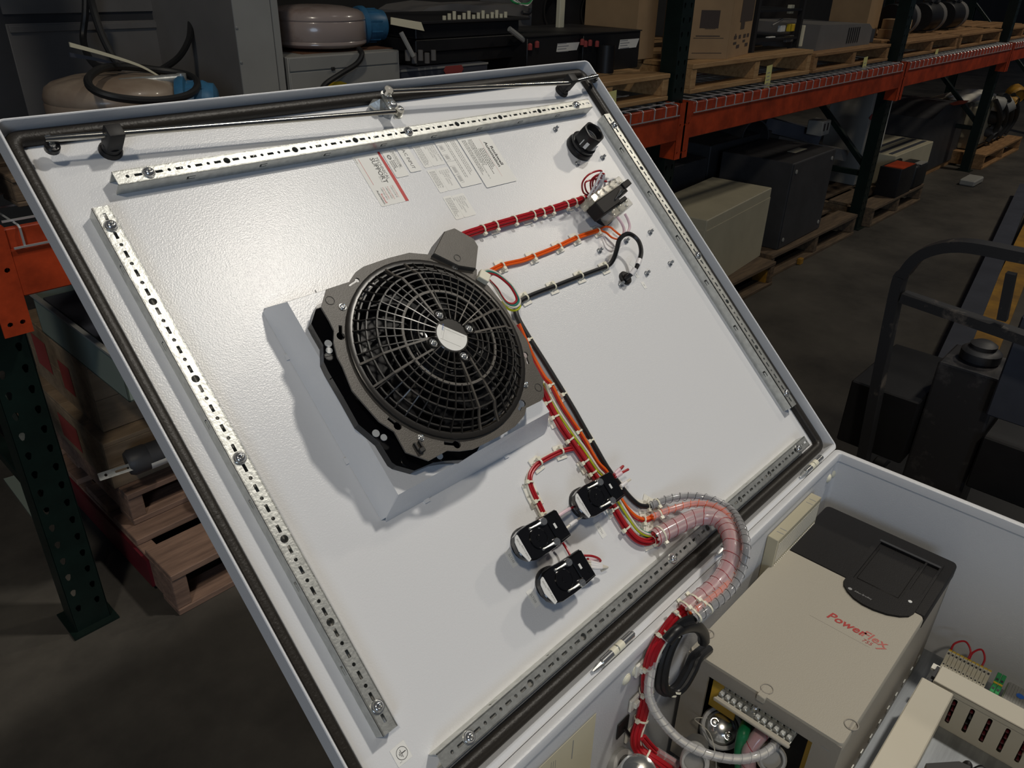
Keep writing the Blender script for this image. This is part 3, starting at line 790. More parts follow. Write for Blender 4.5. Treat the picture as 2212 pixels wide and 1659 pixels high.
fuse('fuse_sticker', 'white fuse sticker in the middle, below the wiring diagram', -.4520, .7300, .0, ['91FU','TIME DELAY','CURRENT LIMITING','CLASS M  250VAC','4.5A'], 12)
fuse('fuse_sticker', 'white fuse sticker lowest down, near the red cable', -.4525, .6800, .0, ['110FU','DUAL ELEMENT','TIME DELAY','CURRENT LIMITING','CLASS J 600VAC','10A'], 13)
def diag(g, zz):
    for x0, y0, n in ((.012,-.036,5),(.030,-.036,5),(.052,-.036,8),(.0685,-.036,8)):
        for k in range(n): g.box(x0+k*.0014, x0+k*.0014+.0007, y0-.0060, y0, zz, zz+.00003, m=3)
        g.box(x0, x0+n*.0014+.002, y0+.0010, y0+.0014, zz, zz+.00003, m=3); g.box(x0+n*.0014+.0016, x0+n*.0014+.002, y0-.005, y0+.0010, zz, zz+.00003, m=3)
        g.box(x0-.002, x0-.0016, y0-.010, y0+.002, zz, zz+.00003, m=3)
sticker('wiring_diagram', 'pale square wiring diagram sticker beside the large rating plate', -.4035, .7790, .0900, .0460, [], greek(.006,-.006,3,.078,.0035,.0012,3,21)+greek(.006,-.022,2,.07,.0035,.0012,3,22)+[(.041,.0414,-.046,-.026,3)], .0006, diag)
sticker('rating_plate', 'large white rating plate sticker with the bold two line maker name', -.3290, .7800, .1015, .0720,
  [('Rockwell', .0290,-.0135,.0088,0,'LEFT',0,1.18,1,.03), ('Automation', .0195,-.0210,.0088,0,'LEFT',0,1.18,1,.03), ('INDUSTRIAL CONTROL PANEL   ENCLOSURE TYPE 12', .014,-.0545,.0032,0,'LEFT',0,.95,1)],
  greek(.030,-.0285,4,.050,.0036,.0014,1,31)+greek(.010,-.0435,3,.07,.0032,.0012,1,32)+greek(.010,-.0575,3,.07,.0030,.0011,1,33)+[(.012,.088,-.0265,-.0262,2)], .0009)
def tagd(txt, px, py, lb):
    c = D(px,py,0); sticker('device_tag', lb, c.x+.005, c.y+.0115, .023, .0105, [(txt, .0115,-.0070,.0050,0,'CENTER',0,.85,3)], [], 0, None, .0008)
tagd('2LT540', 1105, 1206, 'white device tag reading 2LT540')
tagd('2LT500', 1152, 1292, 'white device tag reading 2LT500')
tagd('2LT541', 1297, 1145, 'white device tag half in shadow under the uppermost push button block')
def earth(g, zz):
    c0 = .0098; cy = -.0085
    lo = [[(c0+r*math.cos(2*pi*k/32), cy+r*math.sin(2*pi*k/32), zz) for k in range(32)] for r in (.0068,.0062)]
    g.loft([lo[1], lo[0]], 1)
    g.box(c0-.0005,c0+.0005,cy-.0005,cy+.0050,zz,zz+.00003,m=1)
    for k, l in enumerate((.0042,.0028,.0014)): g.box(c0-l,c0+l,cy-.0008-k*.0014,cy-.0002-k*.0014,zz,zz+.00003,m=1)
sticker('earth_sticker', 'white sticker with a circled earth symbol at the lower left of the door', -.9620, .0790, .0195, .0190, [], [(.0205-.004,.0208-.004,-.0155,-.0125,1)], 0, earth, .0006)
# tiny white tags beside the cable gland
for (x, y), lb in (((1381,590), 'tiny white tag above the black cable plug'),((1398,613),'tiny white tag below the black cable plug')):
    c = D(x,y,0); sticker('tiny_tag', lb, c.x-.006, c.y+.007, .014, .0085, [('PB', .007,-.0055,.004,0,'CENTER',0,.8,3)], [], 0, None, .0006)
# ================================================================ wiring on the door
def DP(pts, w=.008):
    out = []
    for p in pts: out.append(D(p[0], p[1], p[2] if len(p) > 2 else w))
    return out
def offs(path, a, r):
    """offset a path sideways (a=0 in the plane, pi/2 towards viewer)"""
    out = []; n = len(path)
    for i in range(n):
        t = (path[min(i+1,n-1)]-path[max(i-1,0)]).normalized(); s = Vector((-t.y, t.x, 0))
        s = s.normalized() if s.length > 1e-6 else Vector((1,0,0)); up = t.cross(s)
        if up.z < 0: up = -up
        out.append(path[i]+s*(r*math.cos(a))+up*(r*math.sin(a)))
    return out
def at(path, q):
    L = [0]
    for i in range(1, len(path)): L.append(L[-1]+(path[i]-path[i-1]).length)
    s = q*L[-1]
    for i in range(1, len(path)):
        if L[i] >= s:
            f = (s-L[i-1])/max(L[i]-L[i-1],1e-9); return path[i-1].lerp(path[i], f), (path[i]-path[i-1]).normalized()
    return path[-1], (path[-1]-path[-2]).normalized()
def nearest(path, pt):
    best = min(range(len(path)), key=lambda i: (path[i]-pt).length_squared); i = best
    return path[i], (path[min(i+1,len(path)-1)]-path[max(i-1,0)]).normalized()
def tie(par, c, t, r, frame_up=Vector((0,0,1)), head=1):
    g = G(); a = t.orthogonal().normalized()
    s = t.cross(frame_up); s = s.normalized() if s.length > 1e-6 else a; u = s.cross(t).normalized()
    lo = []
    for k in range(16):
        an = 2*pi*k/16; d = s*math.cos(an)+u*math.sin(an)
        lo.append([c+d*(r+.0008)-t*.0013, c+d*(r+.0008)+t*.0013, c+d*(r-.0002)+t*.0013, c+d*(r-.0002)-t*.0013])
    lo.append(lo[0]); g.loft(lo)
    h = c+s*head*(r+.0015)+u*.0012
    for v, q in ((t,.0026),): 
        g.add([h+t*x*.0027+s*y*.0024+u*z*.0024 for z in (-1,1) for y in (-1,1) for x in (-1,1)], [(0,2,3,1),(4,5,7,6),(0,1,5,4),(2,6,7,3),(0,4,6,2),(1,3,7,5)])
    P(par, 'cable_tie', g, 'nylon', sm=0)
def mount(par, c, t, size=.0095, ds=0.):
    ang = math.atan2(t.y, t.x); g = G(); s = Vector((-t.y, t.x, 0)).normalized()*ds
    g.M = Matrix.Translation((c.x+s.x, c.y+s.y, 0)) @ Matrix.Rotation(ang, 4, 'Z')
    g.box(-size, size, -size*1.15, size*1.15, .0004, .0022, .0004); g.box(-size*.5, size*.5, -size*.55, size*.55, .0022, .0046, .0006)
    for sx in (-1,1):
        for sy in (-1, 1): g.add([(sx*size*.5, sy*size*.15,.0022),(sx*size*.95, sy*size*.5,.0022),(sx*size*.5, sy*size*.5,.0022),(sx*size*.5, sy*size*.4,.0046)], [(0,1,3),(1,2,3),(2,0,3)])
    P(par, 'tie_mount', g, 'tie_mount', sm=0)
def harness(name, label, path, strands, ties=(), mounts=(), tr=.004, cat='wire', sub=6, group=None, head=1, ds=0.):
    sp = spline(path, sub); t = T(name, label, cat, sp[0]*1., DM, group)
    for m, a, r, wr in strands:
        g = G(); g.tube(offs(sp, a, r) if r else sp, wr, 8); P(t, 'wire', g, m)
    for q in ties: c, d = nearest(sp, q); tie(t, c, d, tr, head=head)
    for q in mounts: c, d = nearest(sp, q); mount(t, c, d, ds=ds)
    return t
Dp = lambda *q: [D(x, y, .008) for x, y in q]
# red bundle along the top
harness('red_cable_bundle', 'thick red wire bundle from the fan terminal box to the selector switch', DP([(990,516),(1010,506),(1060,490),(1120,473),(1180,456),(1240,437),(1284,424)], .0085),
  [('wire_red', k*2*pi/7+.2, .0047, .0021) for k in range(7)]+[('wire_red', 0, 0, .003)],
  Dp((1038,497),(1073,487),(1110,476),(1148,465),(1169,459),(1195,452),(1220,444),(1242,437),(1257,432),(1275,427)), Dp((1073,492),(1147,471),(1193,457),(1236,446)), .0072, 'cable bundle')
harness('orange_wire_pair', 'pair of orange wires across the door below the red bundle', DP([(1056,588),(1085,573),(1128,563),(1152,554),(1200,535),(1245,514),(1297,496)], .0055), [('wire_orange',0,.0021,.0021),('wire_orange',pi,.0021,.0021)],
  Dp((1085,573),(1155,553),(1212,530),(1249,513),(1296,497)), Dp((1085,573),(1155,553),(1212,530),(1249,513),(1296,497)), .0046)
bk = [(1352,602,.010),(1359,596,.018),(1368,587,.026),(1378,570,.032),(1385,545,.036),(1380,522,.038),(1366,508,.038),(1352,506,.038),(1338,518,.034),(1332,540,.026),(1325,560,.016),(1313,574,.008),(1285,585,.006),(1240,602),(1197,619),(1165,631),(1137,643),(1120,655),(1114,668),(1120,690),(1145,733),(1178,785),(1214,843),(1240,886),(1262,925),(1285,965),(1310,1008),(1333,1040),(1350,1062),(1365,1079),(1382,1092),(1402,1094)]
bc = harness('black_cable', 'black cable looping from its round plug and running down the door', DP(bk, .006), [('wire_black',0,0,.0040)],
  Dp((1310,575),(1256,596),(1197,619),(1140,641),(1157,731),(1228,842),(1290,943),(1348,1047),(1402,1094)), Dp((1310,575),(1256,596),(1197,619),(1140,641),(1150,737),(1220,850),(1283,950),(1348,1049),(1397,1094)), .0043, 'cable')
g = G(); c = D(1349,602,.0); g.lathe([(.0125,.0004),(.0125,.004),(.0108,.0055),(.006,.0055),(.005,.012),(0,.012)], 24, 0, c); P(bc, 'plug_disc', g, 'black_matte')
for a_, b_ in ((9,22),(38,60)): pass
spb = spline(DP(bk,.006), 6)
for px in ((1378,571),(1370,586)):
    c, d = nearest(spb, D(px[0],px[1],.028)); g = G(); g.cyl(c-d*.006, c+d*.006, .0047, n=12); P(bc, 'marker_sleeve', g, 'sleeve', label='white marker sleeve')
c, d = nearest(spb, D(1374,579,.028)); g = G(); g.M = Matrix.Translation(c) @ Matrix.Rotation(math.atan2(d.y,d.x), 4, 'Z'); g.box(-.007,.007,-.0002,.0004,-.012,.002); g.box(-.007,.006,.003,.014,.000,.0005); P(bc, 'marker_flag', g, 'paper_grey', label='grey paper flag')
# loop of thin coloured wires by the tape tab
lpp = [(1040,590,.060),(1052,583,.050),(1070,588,.042),(1090,602,.038),(1108,620,.034),(1122,645,.030),(1122,657,.028),(1112,664,.027),(1097,660,.027),(1083,644,.030),(1070,622,.040),(1058,606,.052)]
lb = DP(lpp)
t = T('wire_loop', 'loose loop of white, green, red and lime wires beside the fan edge', 'wire', lb[0], DM)
cx_ = sum((p for p in lb), Vector())/len(lb)
for m, k in (('wire_white',1.0),('wire_green',.90),('wire_red',.80)):
    pts = [cx_+(p-cx_)*k for p in lb]; pts[0] = lb[0]; pts[-1] = lb[-1]
    g = G(); g.tube(pts, .0018, 7, sub=6); P(t, 'wire', g, m)
g = G(); g.tube([p+Vector((.001,-.0035,-.004)) for p in lb[5:10]], .0018, 7, sub=6); P(t, 'wire', g, 'wire_lime')
# orange pair splitting to the selector
for k, pts in enumerate(([(1297,495,.006),(1306,490,.012),(1318,491,.018),(1328,499,.022),(1340,508,.022),(1352,509,.022),(1360,492,.026),(1357,476,.030),(1350,462,.034)], [(1297,498,.006),(1310,503,.012),(1322,513,.018),(1337,516,.022),(1346,508,.024),(1348,496,.028),(1343,482,.032),(1333,468,.034)])):
    sp = DP(pts); t = T('orange_wire', ('orange wire arching to the right terminal under the selector switch','orange wire arching to the left terminal under the selector switch')[k], 'wire', sp[0], DM)
    g = G(); g.tube(sp[:-3], .0018, 7, sub=6); P(t, 'wire', g, 'wire_orange')
    g = G(); g.tube(sp[-4:], .0024, 8, sub=6); P(t, 'marker_sleeve', g, 'sleeve_pink', label='pale pink marker sleeve')
# fan of red wires into the clear blocks
e0 = D(1284,424,.010)
fanw = [[(1262,418,.03),(1258,395,.06),(1275,375,.075),(1300,370,.075)],[(1268,415,.03),(1264,395,.05),(1280,388,.055),(1300,385,.055)],[(1278,415,.03),(1276,392,.055),(1290,378,.066),(1305,376,.066)],[(1282,412,.03),(1280,395,.05),(1286,382,.06),(1300,380,.062)],[(1286,412,.03),(1287,395,.046),(1290,385,.056),(1304,384,.056)],[(1290,414,.026),(1292,400,.040),(1296,390,.050),(1310,392,.052)]]
t = T('red_wire_fan', 'fan of thin red wires with white sleeves arching into the selector switch', 'wire', e0, DM)
for k, q in enumerate(fanw):
    x = SELL*(.10+.165*k); end = Vector((SELX @ Vector((x, .0275, .036))))
    pts = [e0]+DP(q); q3 = pts[-1].lerp(end, .5)
    g = G(); g.tube(pts+[q3], .0016, 7, sub=6); P(t, 'wire', g, 'wire_red')
    g = G(); g.tube([pts[-1], q3+Vector((0,0,.004)), end], .0022, 8, sub=5); P(t, 'marker_sleeve', g, 'sleeve', label='white marker sleeve')
# runs down the right of the fan
harness('orange_wire_run', 'orange and red wires running down the door beside the black cable', DP([(1120,700,.02),(1141,748,.012),(1155,778),(1176,815),(1191,832),(1216,880),(1251,932),(1264,953),(1290,998),(1312,1022),(1330,1058),(1342,1080),(1356,1100),(1374,1117),(1393,1123),(1408,1117)], .006), [('wire_orange',0,.0019,.0020),('wire_orange',pi/2,.0016,.0020),('wire_red',pi,.0030,.0013)],
  Dp((1191,832),(1253,932),(1393,1123)), Dp((1184,838),(1246,940)), .0048)
lm = [(1172,826,.03),(1178,838,.014),(1188,857),(1210,895),(1242,942),(1264,972),(1290,1012),(1306,1030),(1328,1068),(1344,1094),(1362,1122),(1380,1145),(1400,1155),(1416,1152)]
harness('coloured_wire_run', 'lime, green and white wires running down the door beside the red bundle', DP(lm, .008), [('wire_lime',0,-.0022,.0016),('wire_green',0,.0022,.0019),('wire_white',pi/2,.002,.0017)], (), (), .004)
harness('red_wire_run', 'thick red wire bundle running down the door past the push button blocks', DP([(1166,835,.03),(1175,850,.016),(1193,888),(1214,925),(1240,962),(1264,997),(1288,1033),(1306,1062),(1322,1090),(1338,1118),(1356,1145),(1376,1165),(1398,1171),(1414,1164)], .008), [('wire_red',k*pi/2+.3,.0034,.0022) for k in range(4)],
  Dp((1187,860),(1208,896),(1240,944),(1274,993),(1290,1017),(1335,1094),(1360,1134),(1410,1164)), Dp((1204,905),(1262,1005),(1328,1100),(1392,1140)), .0062, 'cable bundle')
harness('branch_wire_pair', 'red wire pair branching off in a loop to the left push button block', DP([(1268,985),(1256,970),(1243,968),(1213,975),(1182,990),(1160,1004),(1147,1022),(1145,1042),(1153,1065),(1163,1085),(1176,1112)], .006), [('wire_red',0,.0019,.0019),('wire_red',pi,.0019,.0019)],
  Dp((1214,975),(1168,1000),(1146,1041),(1162,1080),(1176,1106)), Dp((1213,976),(1166,1001),(1150,1085),(1140,1062)), .0042)
harness('white_wire', 'thin white wire beside the looping red pair', DP([(1225,968),(1200,976),(1172,990),(1152,1008),(1141,1025),(1139,1045),(1146,1068),(1157,1090),(1168,1112)], .004), [('wire_white',0,0,.0016)])
def short(name, label, pts, m, sl=None, r=.0017, s0=1, s1=3):
    sp = DP(pts); t = T(name, label, 'wire', sp[0], DM); g = G(); g.tube(sp, r, 7, sub=5); P(t, 'wire', g, m)
    if sl: g = G(); q = spline(sp, 5); g.tube(q[s0:s1], r*1.45, 8); P(t, 'marker_sleeve', g, sl, label='printed marker sleeve')
short('short_red_wire', 'short red wire with printed sleeve between left and uppermost push button blocks', [(1204,1116,.03),(1222,1104,.03),(1242,1093,.022)], 'wire_red', 'sleeve_pink', s0=1, s1=8)
short('short_white_wire', 'short white wire between left and uppermost push button blocks', [(1222,1142,.03),(1238,1129,.03),(1256,1117,.020)], 'wire_white', 'sleeve', s0=3, s1=8)
short('short_red_wire', 'short red and white wire joining the left and lowest push button blocks', [(1212,1168,.016),(1222,1182,.016),(1232,1200,.020)], 'wire_red')
short('red_wire_loop', 'red wire loop at the right of the lowest push button block', [(1260,1200,.03),(1278,1201,.03),(1292,1206,.026),(1297,1212,.022),(1284,1210,.02),(1268,1208,.02)], 'wire_red', 'sleeve_pink', s0=17, s1=25)
for k, dy in enumerate((0, 7, 14)):
    short('white_wire_loop', ('upper','middle','lower')[k]+' of three white wire ends looped at the lowest push button block', [(1268,1212+dy*.9,.028),(1288,1217+dy*.7,.026),(1305,1223+dy*.2,.022),(1312,1226,.018),(1298,1228+dy*.4,.014)], 'wire_white', 'sleeve', s0=2, s1=9)
short('red_wire_end', 'upper red wire end with sleeve sticking out of the uppermost push button block', [(1326,1026,.03),(1338,1014,.03),(1346,1007,.028),(1336,1018,.022)], 'wire_red', 'sleeve_pink', .0020, 1, 6)
short('red_wire_end', 'lower red wire end with sleeve sticking out of the uppermost push button block', [(1328,1031,.03),(1342,1022,.03),(1357,1014,.028)], 'wire_red', 'sleeve_pink', .0020, 1, 6)
short('white_wire_end', 'white wire end sticking out of the uppermost push button block', [(1340,1052,.03),(1350,1044,.03),(1361,1036,.026)], 'wire_white', 'sleeve', .0021, 1, 7)

# ================================================================ spiral wrapped cables over the hinge
def WD(pts): return [DW(D(*p)) for p in pts]
main = WD([(1412,1163,.012),(1450,1142,.02),(1500,1119,.034),(1540,1117,.050),(1566,1136,.062)])+[Y(1582,1175,.342), Y(1575,1220,.330), Y(1548,1262,.328), Y(1508,1297,.331), Y(1476,1322,.336)]
org = WD([(1408,1117,.010),(1450,1100,.018),(1500,1088,.032),(1545,1093,.050),(1580,1121,.066)])+[Y(1601,1172,.332), Y(1594,1222,.320), Y(1566,1266,.316), Y(1524,1302,.318), Y(1492,1328,.322)]
blk = WD([(1402,1094,.008),(1440,1079,.014),(1490,1072,.028),(1540,1080,.048),(1585,1108,.068)])+[Y(1611,1168,.322), Y(1604,1226,.310), Y(1578,1276,.306), Y(1532,1314,.310), Y(1500,1338,.315)]
def wrap(name, label, path, R, inner, tube_m, seam_m, pitch):
    sp = spline(path, 9); t = T(name, label, 'cable', sp[0])
    for m, a, r, wr in inner:
        pts = []
        for i, p in enumerate(sp):
            tt = (sp[min(i+1,len(sp)-1)]-sp[max(i-1,0)]).normalized(); s = tt.cross(Vector((0,-.7,.7))).normalized(); u = s.cross(tt)
            pts.append(p+s*r*math.cos(a)+u*r*math.sin(a))
        g = G(); g.tube(pts, wr, 7); P(t, 'wire', g, m)
    g = G(); g.tube(sp, R, 16, cap=False); P(t, 'spiral_wrap', g, tube_m, label='clear spiral wrap')
    # cut line of the wrap
    hel = []; s0 = 0; n = len(sp)
    for i in range(n-1):
        for k in range(8):
            p = sp[i].lerp(sp[i+1], k/8); tt = (sp[i+1]-sp[i]).normalized(); s = tt.cross(Vector((0,-.7,.7))).normalized(); u = s.cross(tt)
            a = s0/pitch*2*pi; hel.append(p+(s*math.cos(a)+u*math.sin(a))*(R+.0001)); s0 += (sp[i+1]-sp[i]).length/8
    g = G(); g.tube(hel, .00045, 3); P(t, 'wrap_seam', g, seam_m)
    return t
t1 = wrap('wrapped_red_cables', 'thick pinkish spiral wrapped cable bundle curving over the hinge edge', main, .0128, [('wire_red',k*2*pi/6,.0065,.0028) for k in range(6)]+[('wire_green',pi/2+.3,.0095,.0018),('wire_white',pi/2-.35,.0098,.0018)], 'wrap_pink', 'wire_red', .017)
t2 = wrap('wrapped_orange_wires', 'thin orange spiral wrapped wires curving over the hinge edge', org, .0058, [('wire_orange',0,.0022,.0022),('wire_orange',pi,.0022,.0022)], 'wrap_clear', 'wire_orange', .013)
t3 = wrap('wrapped_black_cable', 'grey looking spiral wrapped black cable, outermost curve over the hinge edge', blk, .0062, [('wire_black',0,0,.0040)], 'wrap_clear', 'ink', .013)
for t_, pth, rr in ((t1, main, .0131), (t2, org, .006), (t3, blk, .0065)):
    sp = spline(pth, 9)
    for q in (.04, .93, .985): c, d = at(sp, q); tie(t_, c, d, rr, Vector((0,-.4,.9)))
for pxy in ((1402,1090),(1395,1125),(1398,1150)):
    c = D(*pxy, 0); mount(bc if pxy[0] == 1402 else bc, c, Vector((.8,.6,0)), .0115)
# ---- in the box: red bundle down the hinge wall
rp = [Y(1480,1320,.337), Y(1456,1342,.340), Y(1432,1372,.343), Y(1408,1415,.343), Y(1398,1460,.343), Y(1396,1500,.342), Y(1386,1550,.340), Y(1374,1595,.335), Y(1382,1622,.325), Y(1420,1650,.30), Y(1460,1680,.28)]
sp = spline(rp, 6); t = T('red_wire_hank', 'thick red wire bundle with cream ties hanging down inside the hinge wall', 'cable bundle', sp[0])
for k in range(9):
    a = k*2*pi/8; r = .0070 if k < 8 else 0
    pts = []
    for i, p in enumerate(sp):
        tt = (sp[min(i+1,len(sp)-1)]-sp[max(i-1,0)]).normalized(); s = tt.cross(Vector((0,-.9,.4))).normalized(); u = s.cross(tt)
        f = .72+.10*math.sin(i*.35); aa = a+i*.012
        pts.append(p+s*r*f*1.25*math.cos(aa)+u*r*.8*math.sin(aa))
    g = G(); g.tube(pts, .0027, 7); P(t, 'wire', g, 'wire_red')
g = G(); g.tube([p+Vector((.004,-.0095,.002))*(1-.6*i/len(sp)) for i, p in enumerate(sp[4:46])], .0019, 6); P(t, 'wire', g, 'wire_white')
for q in (.05,.16,.30,.46,.62,.80): c, d = at(sp, q); tie(t, c, d, .0094, Vector((0,-1,.2)))
for px in ((1380,1440),(1367,1515),(1358,1582)):
    c = Y(*px, .354); g = G(); g.box(c.x-.011,c.x+.011,.3495,.3535,c.z-.011,c.z+.011,.001); g.box(c.x-.005,c.x+.005,.345,.350,c.z-.005,c.z+.005,.001); P(t, 'tie_mount', g, 'tie_mount', sm=0)
br = [Y(1386,1600,.325), Y(1408,1625,.315), Y(1430,1640,.305), Y(1470,1665,.285)]
short_sp = spline(br, 6); t = T('red_wire_pair', 'two red wires with clear sleeves parting from the trunk at the frame bottom', 'wire', short_sp[0])
for dx in (0, .006): g = G(); g.tube([p+Vector((dx,0,.004)) for p in short_sp], .0026, 7); P(t, 'wire', g, 'wire_red')
for k in (8, 12): g = G(); g.tube([short_sp[k]+Vector((.003,0,.004)), short_sp[k+4]+Vector((.003,0,.004))], .0060, 8); P(t, 'marker_sleeve', g, 'wrap_clear')
# black loop
bl1 = [Y(1500,1336,.315), Y(1475,1345,.326), Y(1452,1368,.334), Y(1436,1400,.336), Y(1424,1440,.335), Y(1421,1475,.333), Y(1430,1492,.330), Y(1446,1494,.326), Y(1466,1478,.322), Y(1485,1446,.322), Y(1497,1420,.324), Y(1520,1400,.325)]
bl2 = [Y(1440,1385,.330), Y(1460,1364,.327), Y(1485,1353,.325), Y(1507,1355,.322), Y(1519,1370,.320), Y(1520,1385,.320)]
t = T('black_cable_coil', 'coil of black cable hanging between hinge wall and drive', 'cable', bl1[0])
g = G(); g.tube(bl1, .0062, 9, sub=8); P(t, 'cable', g, 'wire_black')
g = G(); g.tube([p+Vector((.006,-.006,-.002)) for p in bl1[2:]], .0062, 9, sub=8); P(t, 'cable', g, 'wire_black')
g = G(); g.tube(bl2, [.008]*10+[.0085]*31, 10, sub=8); P(t, 'cable', g, 'wire_black')
for pt in (Y(1452,1368,.333), Y(1455,1490,.324), Y(1445,1496,.326)): tie(t, pt, Vector((.5,.1,.8)).normalized(), .0105, Vector((0,-1,.2)))
g = G(); c = Y(1438,1473,.35); g.box(c.x-.006,c.x+.006,.3475,.3535,c.z-.008,c.z+.008,.001); P(t, 'tie_mount', g, 'tie_mount', sm=0)
# clear tube sagging across the front of the drive
cl = [Z(1438,1385,.735), Z(1412,1430,.72), Z(1402,1475,.70), Z(1404,1510,.68), Z(1424,1550,.655), Z(1468,1598,.635), Z(1525,1628,.625), Z(1590,1640,.622), Z(1640,1632,.622), Z(1670,1612,.618), Z(1686,1585,.605)]
wrap('clear_tube', 'clear spiral wrapped tube sagging in front of the drive terminals', cl, .0062, [('wire_white',0,.0,.0026),('cabinet_grey',pi,.002,.002)], 'wrap_clear', 'ink_grey', .012)
gh = [Z(950,1690,.66), Z(985,1650,.70), Z(1030,1636,.725), Z(1080,1637,.725), Z(1120,1652,.70), Z(1150,1685,.66)]
wrap('pale_green_hose', 'pale green ribbed hose arching at the bottom edge over the hinge rim', gh, .0090, [('cabinet_grey',0,0,.006)], 'glass_green', 'ink_grey', .010)
# ================================================================ inside the enclosure
DX0, DX1, DY0, DY1, DZ0, DZ1 = .770, 1.245, .1155, .3415, .437, .660
XS = 1.078
drv = T('motor_drive', 'beige and black motor drive lying face up in the enclosure', 'drive', ((DX0+DX1)/2, (DY0+DY1)/2, DZ0))
# chassis with an opening in its lower end
g = G()
g.box(DX0+.004, DX1-.002, DY0+.002, DY0+.004, DZ0, DZ1-.012); g.box(DX0+.004, DX1-.002, DY1-.004, DY1-.002, DZ0, DZ1-.012)
g.box(DX1-.004, DX1-.002, DY0+.002, DY1-.002, DZ0, DZ1-.012); g.box(DX0+.002, DX1-.002, DY0+.002, DY1-.002, DZ0, DZ0+.002)
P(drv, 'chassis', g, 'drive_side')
g = G(); g.M = Matrix(((0,0,-1,DX0+.004),(1,0,0,0),(0,1,0,0),(0,0,0,1)))
[g.box(q[0],q[1],q[2],q[3],0,.0045) for q in ((DY0+.001,.1505,DZ0,DZ1-.004),(.3045,DY1-.001,DZ0,DZ1-.004),(.1505,.3045,.6345,DZ1-.004),(.1505,.3045,DZ0,.470))]
for ya, yb in ((.3165,.3305),(.1275,.1405)): g.prism(rrect(ya, yb, .6365, .6395, .0012, 2), .0039, .0046)
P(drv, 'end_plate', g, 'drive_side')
g = G(); g.M = Matrix(((0,0,-1,DX0+.004),(1,0,0,0),(0,1,0,0),(0,0,0,1)))
for ya, yb in ((.3165,.3305),(.1275,.1405)): g.prism(rrect(ya+.0008, yb-.0008, .6373, .6387, .0006, 2), .0047, .0048)
for y, z0, z1 in ((.318,.560,.572),(.3115,.566,.569),(.3125,.486,.497)): g.box(y-.0006, y+.0006, z0, z1, .0040, .0044)
P(drv, 'end_print', g, 'ink_grey', kind='stuff')
g = G(); g.box(DX0+.050, DX0+.052, .145, .312, DZ0+.01, .646); P(drv, 'inner_wall', g, 'black_matte')
g = G(); g.box(DX0+.018, DX0+.0205, .262, .3035, .560, .6335); P(drv, 'yellow_board', g, 'yellow_board', label='yellow circuit board edge')
g = G(); g.box(DX0+.018, DX0+.0205, .1515, .160, .500, .6335); P(drv, 'yellow_board', g, 'yellow_board', label='yellow circuit board edge')
# beige cover
g = G()
cov = rrect(DX0, XS, DY0, DY1, .006, 4)
def notch(pts, cx, cy, r, a0, a1):
    return pts
nt = circ(.812, DY1-.0035, .008, 14)
g.loft([[(p[0],p[1],DZ1-.014) for p in cov], [(p[0],p[1],DZ1-.0035) for p in cov], [((p[0]-.924)*.9935+.924,(p[1]-.2285)*.987+.2285,DZ1) for p in cov]])
g.add([((p[0]-.924)*.9935+.924,(p[1]-.2285)*.987+.2285,DZ1) for p in cov], [list(range(len(cov)))])
cover = P(drv, 'cover', g, 'drive_beige', sm=30)
for (x, y) in ((.815,.3360),(.8085,.1205)):
    g = G(); g.lathe([(.0092,0),(.0092,.0012),(.0080,.0012),(.0076,-.001),(0,-.001)], 20, 0, (x,y,DZ1)); g.box(x-.0068,x+.0068,y-.0012,y+.0012,DZ1-.0012,DZ1+.0006)
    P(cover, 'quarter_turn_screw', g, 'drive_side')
g = G(); g.lathe([(.0088,0),(.0088,.0010),(.0076,.0010),(.0074,-.0005),(0,-.0005)], 18, 0, (.784,.2268,DZ1)); P(cover, 'latch_recess', g, 'drive_side')
g = G(); g.box(.766,.785,.2205,.2330,DZ1-.010,DZ1+.0006,.001); P(cover, 'latch_tab', g, 'drive_beige')
# black upper part
blkp = rrect(XS, DX1, DY0, DY1, .008, 4)
blkp = [(max(p[0],XS), p[1]) if p[0] > XS+.01 else (XS, DY0 if p[1] < .2 else DY1) for p in blkp]
q = []
for p in blkp:
    if not q or (abs(p[0]-q[-1][0])+abs(p[1]-q[-1][1])) > 1e-5: q.append(p)
g = G(); g.loft([[(p[0],p[1],DZ1-.022) for p in q], [(p[0],p[1],DZ1-.003) for p in q], [((p[0]-1.16)*.985+1.1613,(p[1]-.2285)*.987+.2285,DZ1-.0004) for p in q]])
g.add([((p[0]-1.16)*.985+1.1613,(p[1]-.2285)*.987+.2285,DZ1-.0004) for p in q], [list(range(len(q)))])
P(drv, 'black_hood', g, 'drive_black', sm=30)
bay = [(1.224,.238),(1.221,.131),(1.072,.130),(1.060,.1335),(1.050,.143),(1.0405,.159),(1.0355,.178),(1.0350,.195),(1.0385,.210),(1.0465,.223),(1.056,.2325),(1.068,.2370)]
bay = bay[::-1]
if sum(bay[i][0]*bay[(i+1)%12][1]-bay[(i+1)%12][0]*bay[i][1] for i in range(12)) < 0: bay = bay[::-1]
win = [(1.083,.1560),(1.206,.1560),(1.206,.2290),(1.083,.2290)]
g = G(); g.prism(bay, DZ1-.002, DZ1+.0035, holes=[win, rrect(1.120,1.206,.1345,.1530,.001,2)], cap0=False); g.prism(win, DZ1-.018, DZ1-.017); g.prism(rrect(1.120,1.206,.1345,.1530,.001,2), DZ1-.004, DZ1-.003)
bz = P(drv, 'keypad_bay', g, 'drive_black', sm=25)
g = G(); g.box(1.090,1.192,.1590,.2260,DZ1-.004,DZ1+.0005,.0015); P(bz, 'blank_door', g, 'drive_black')
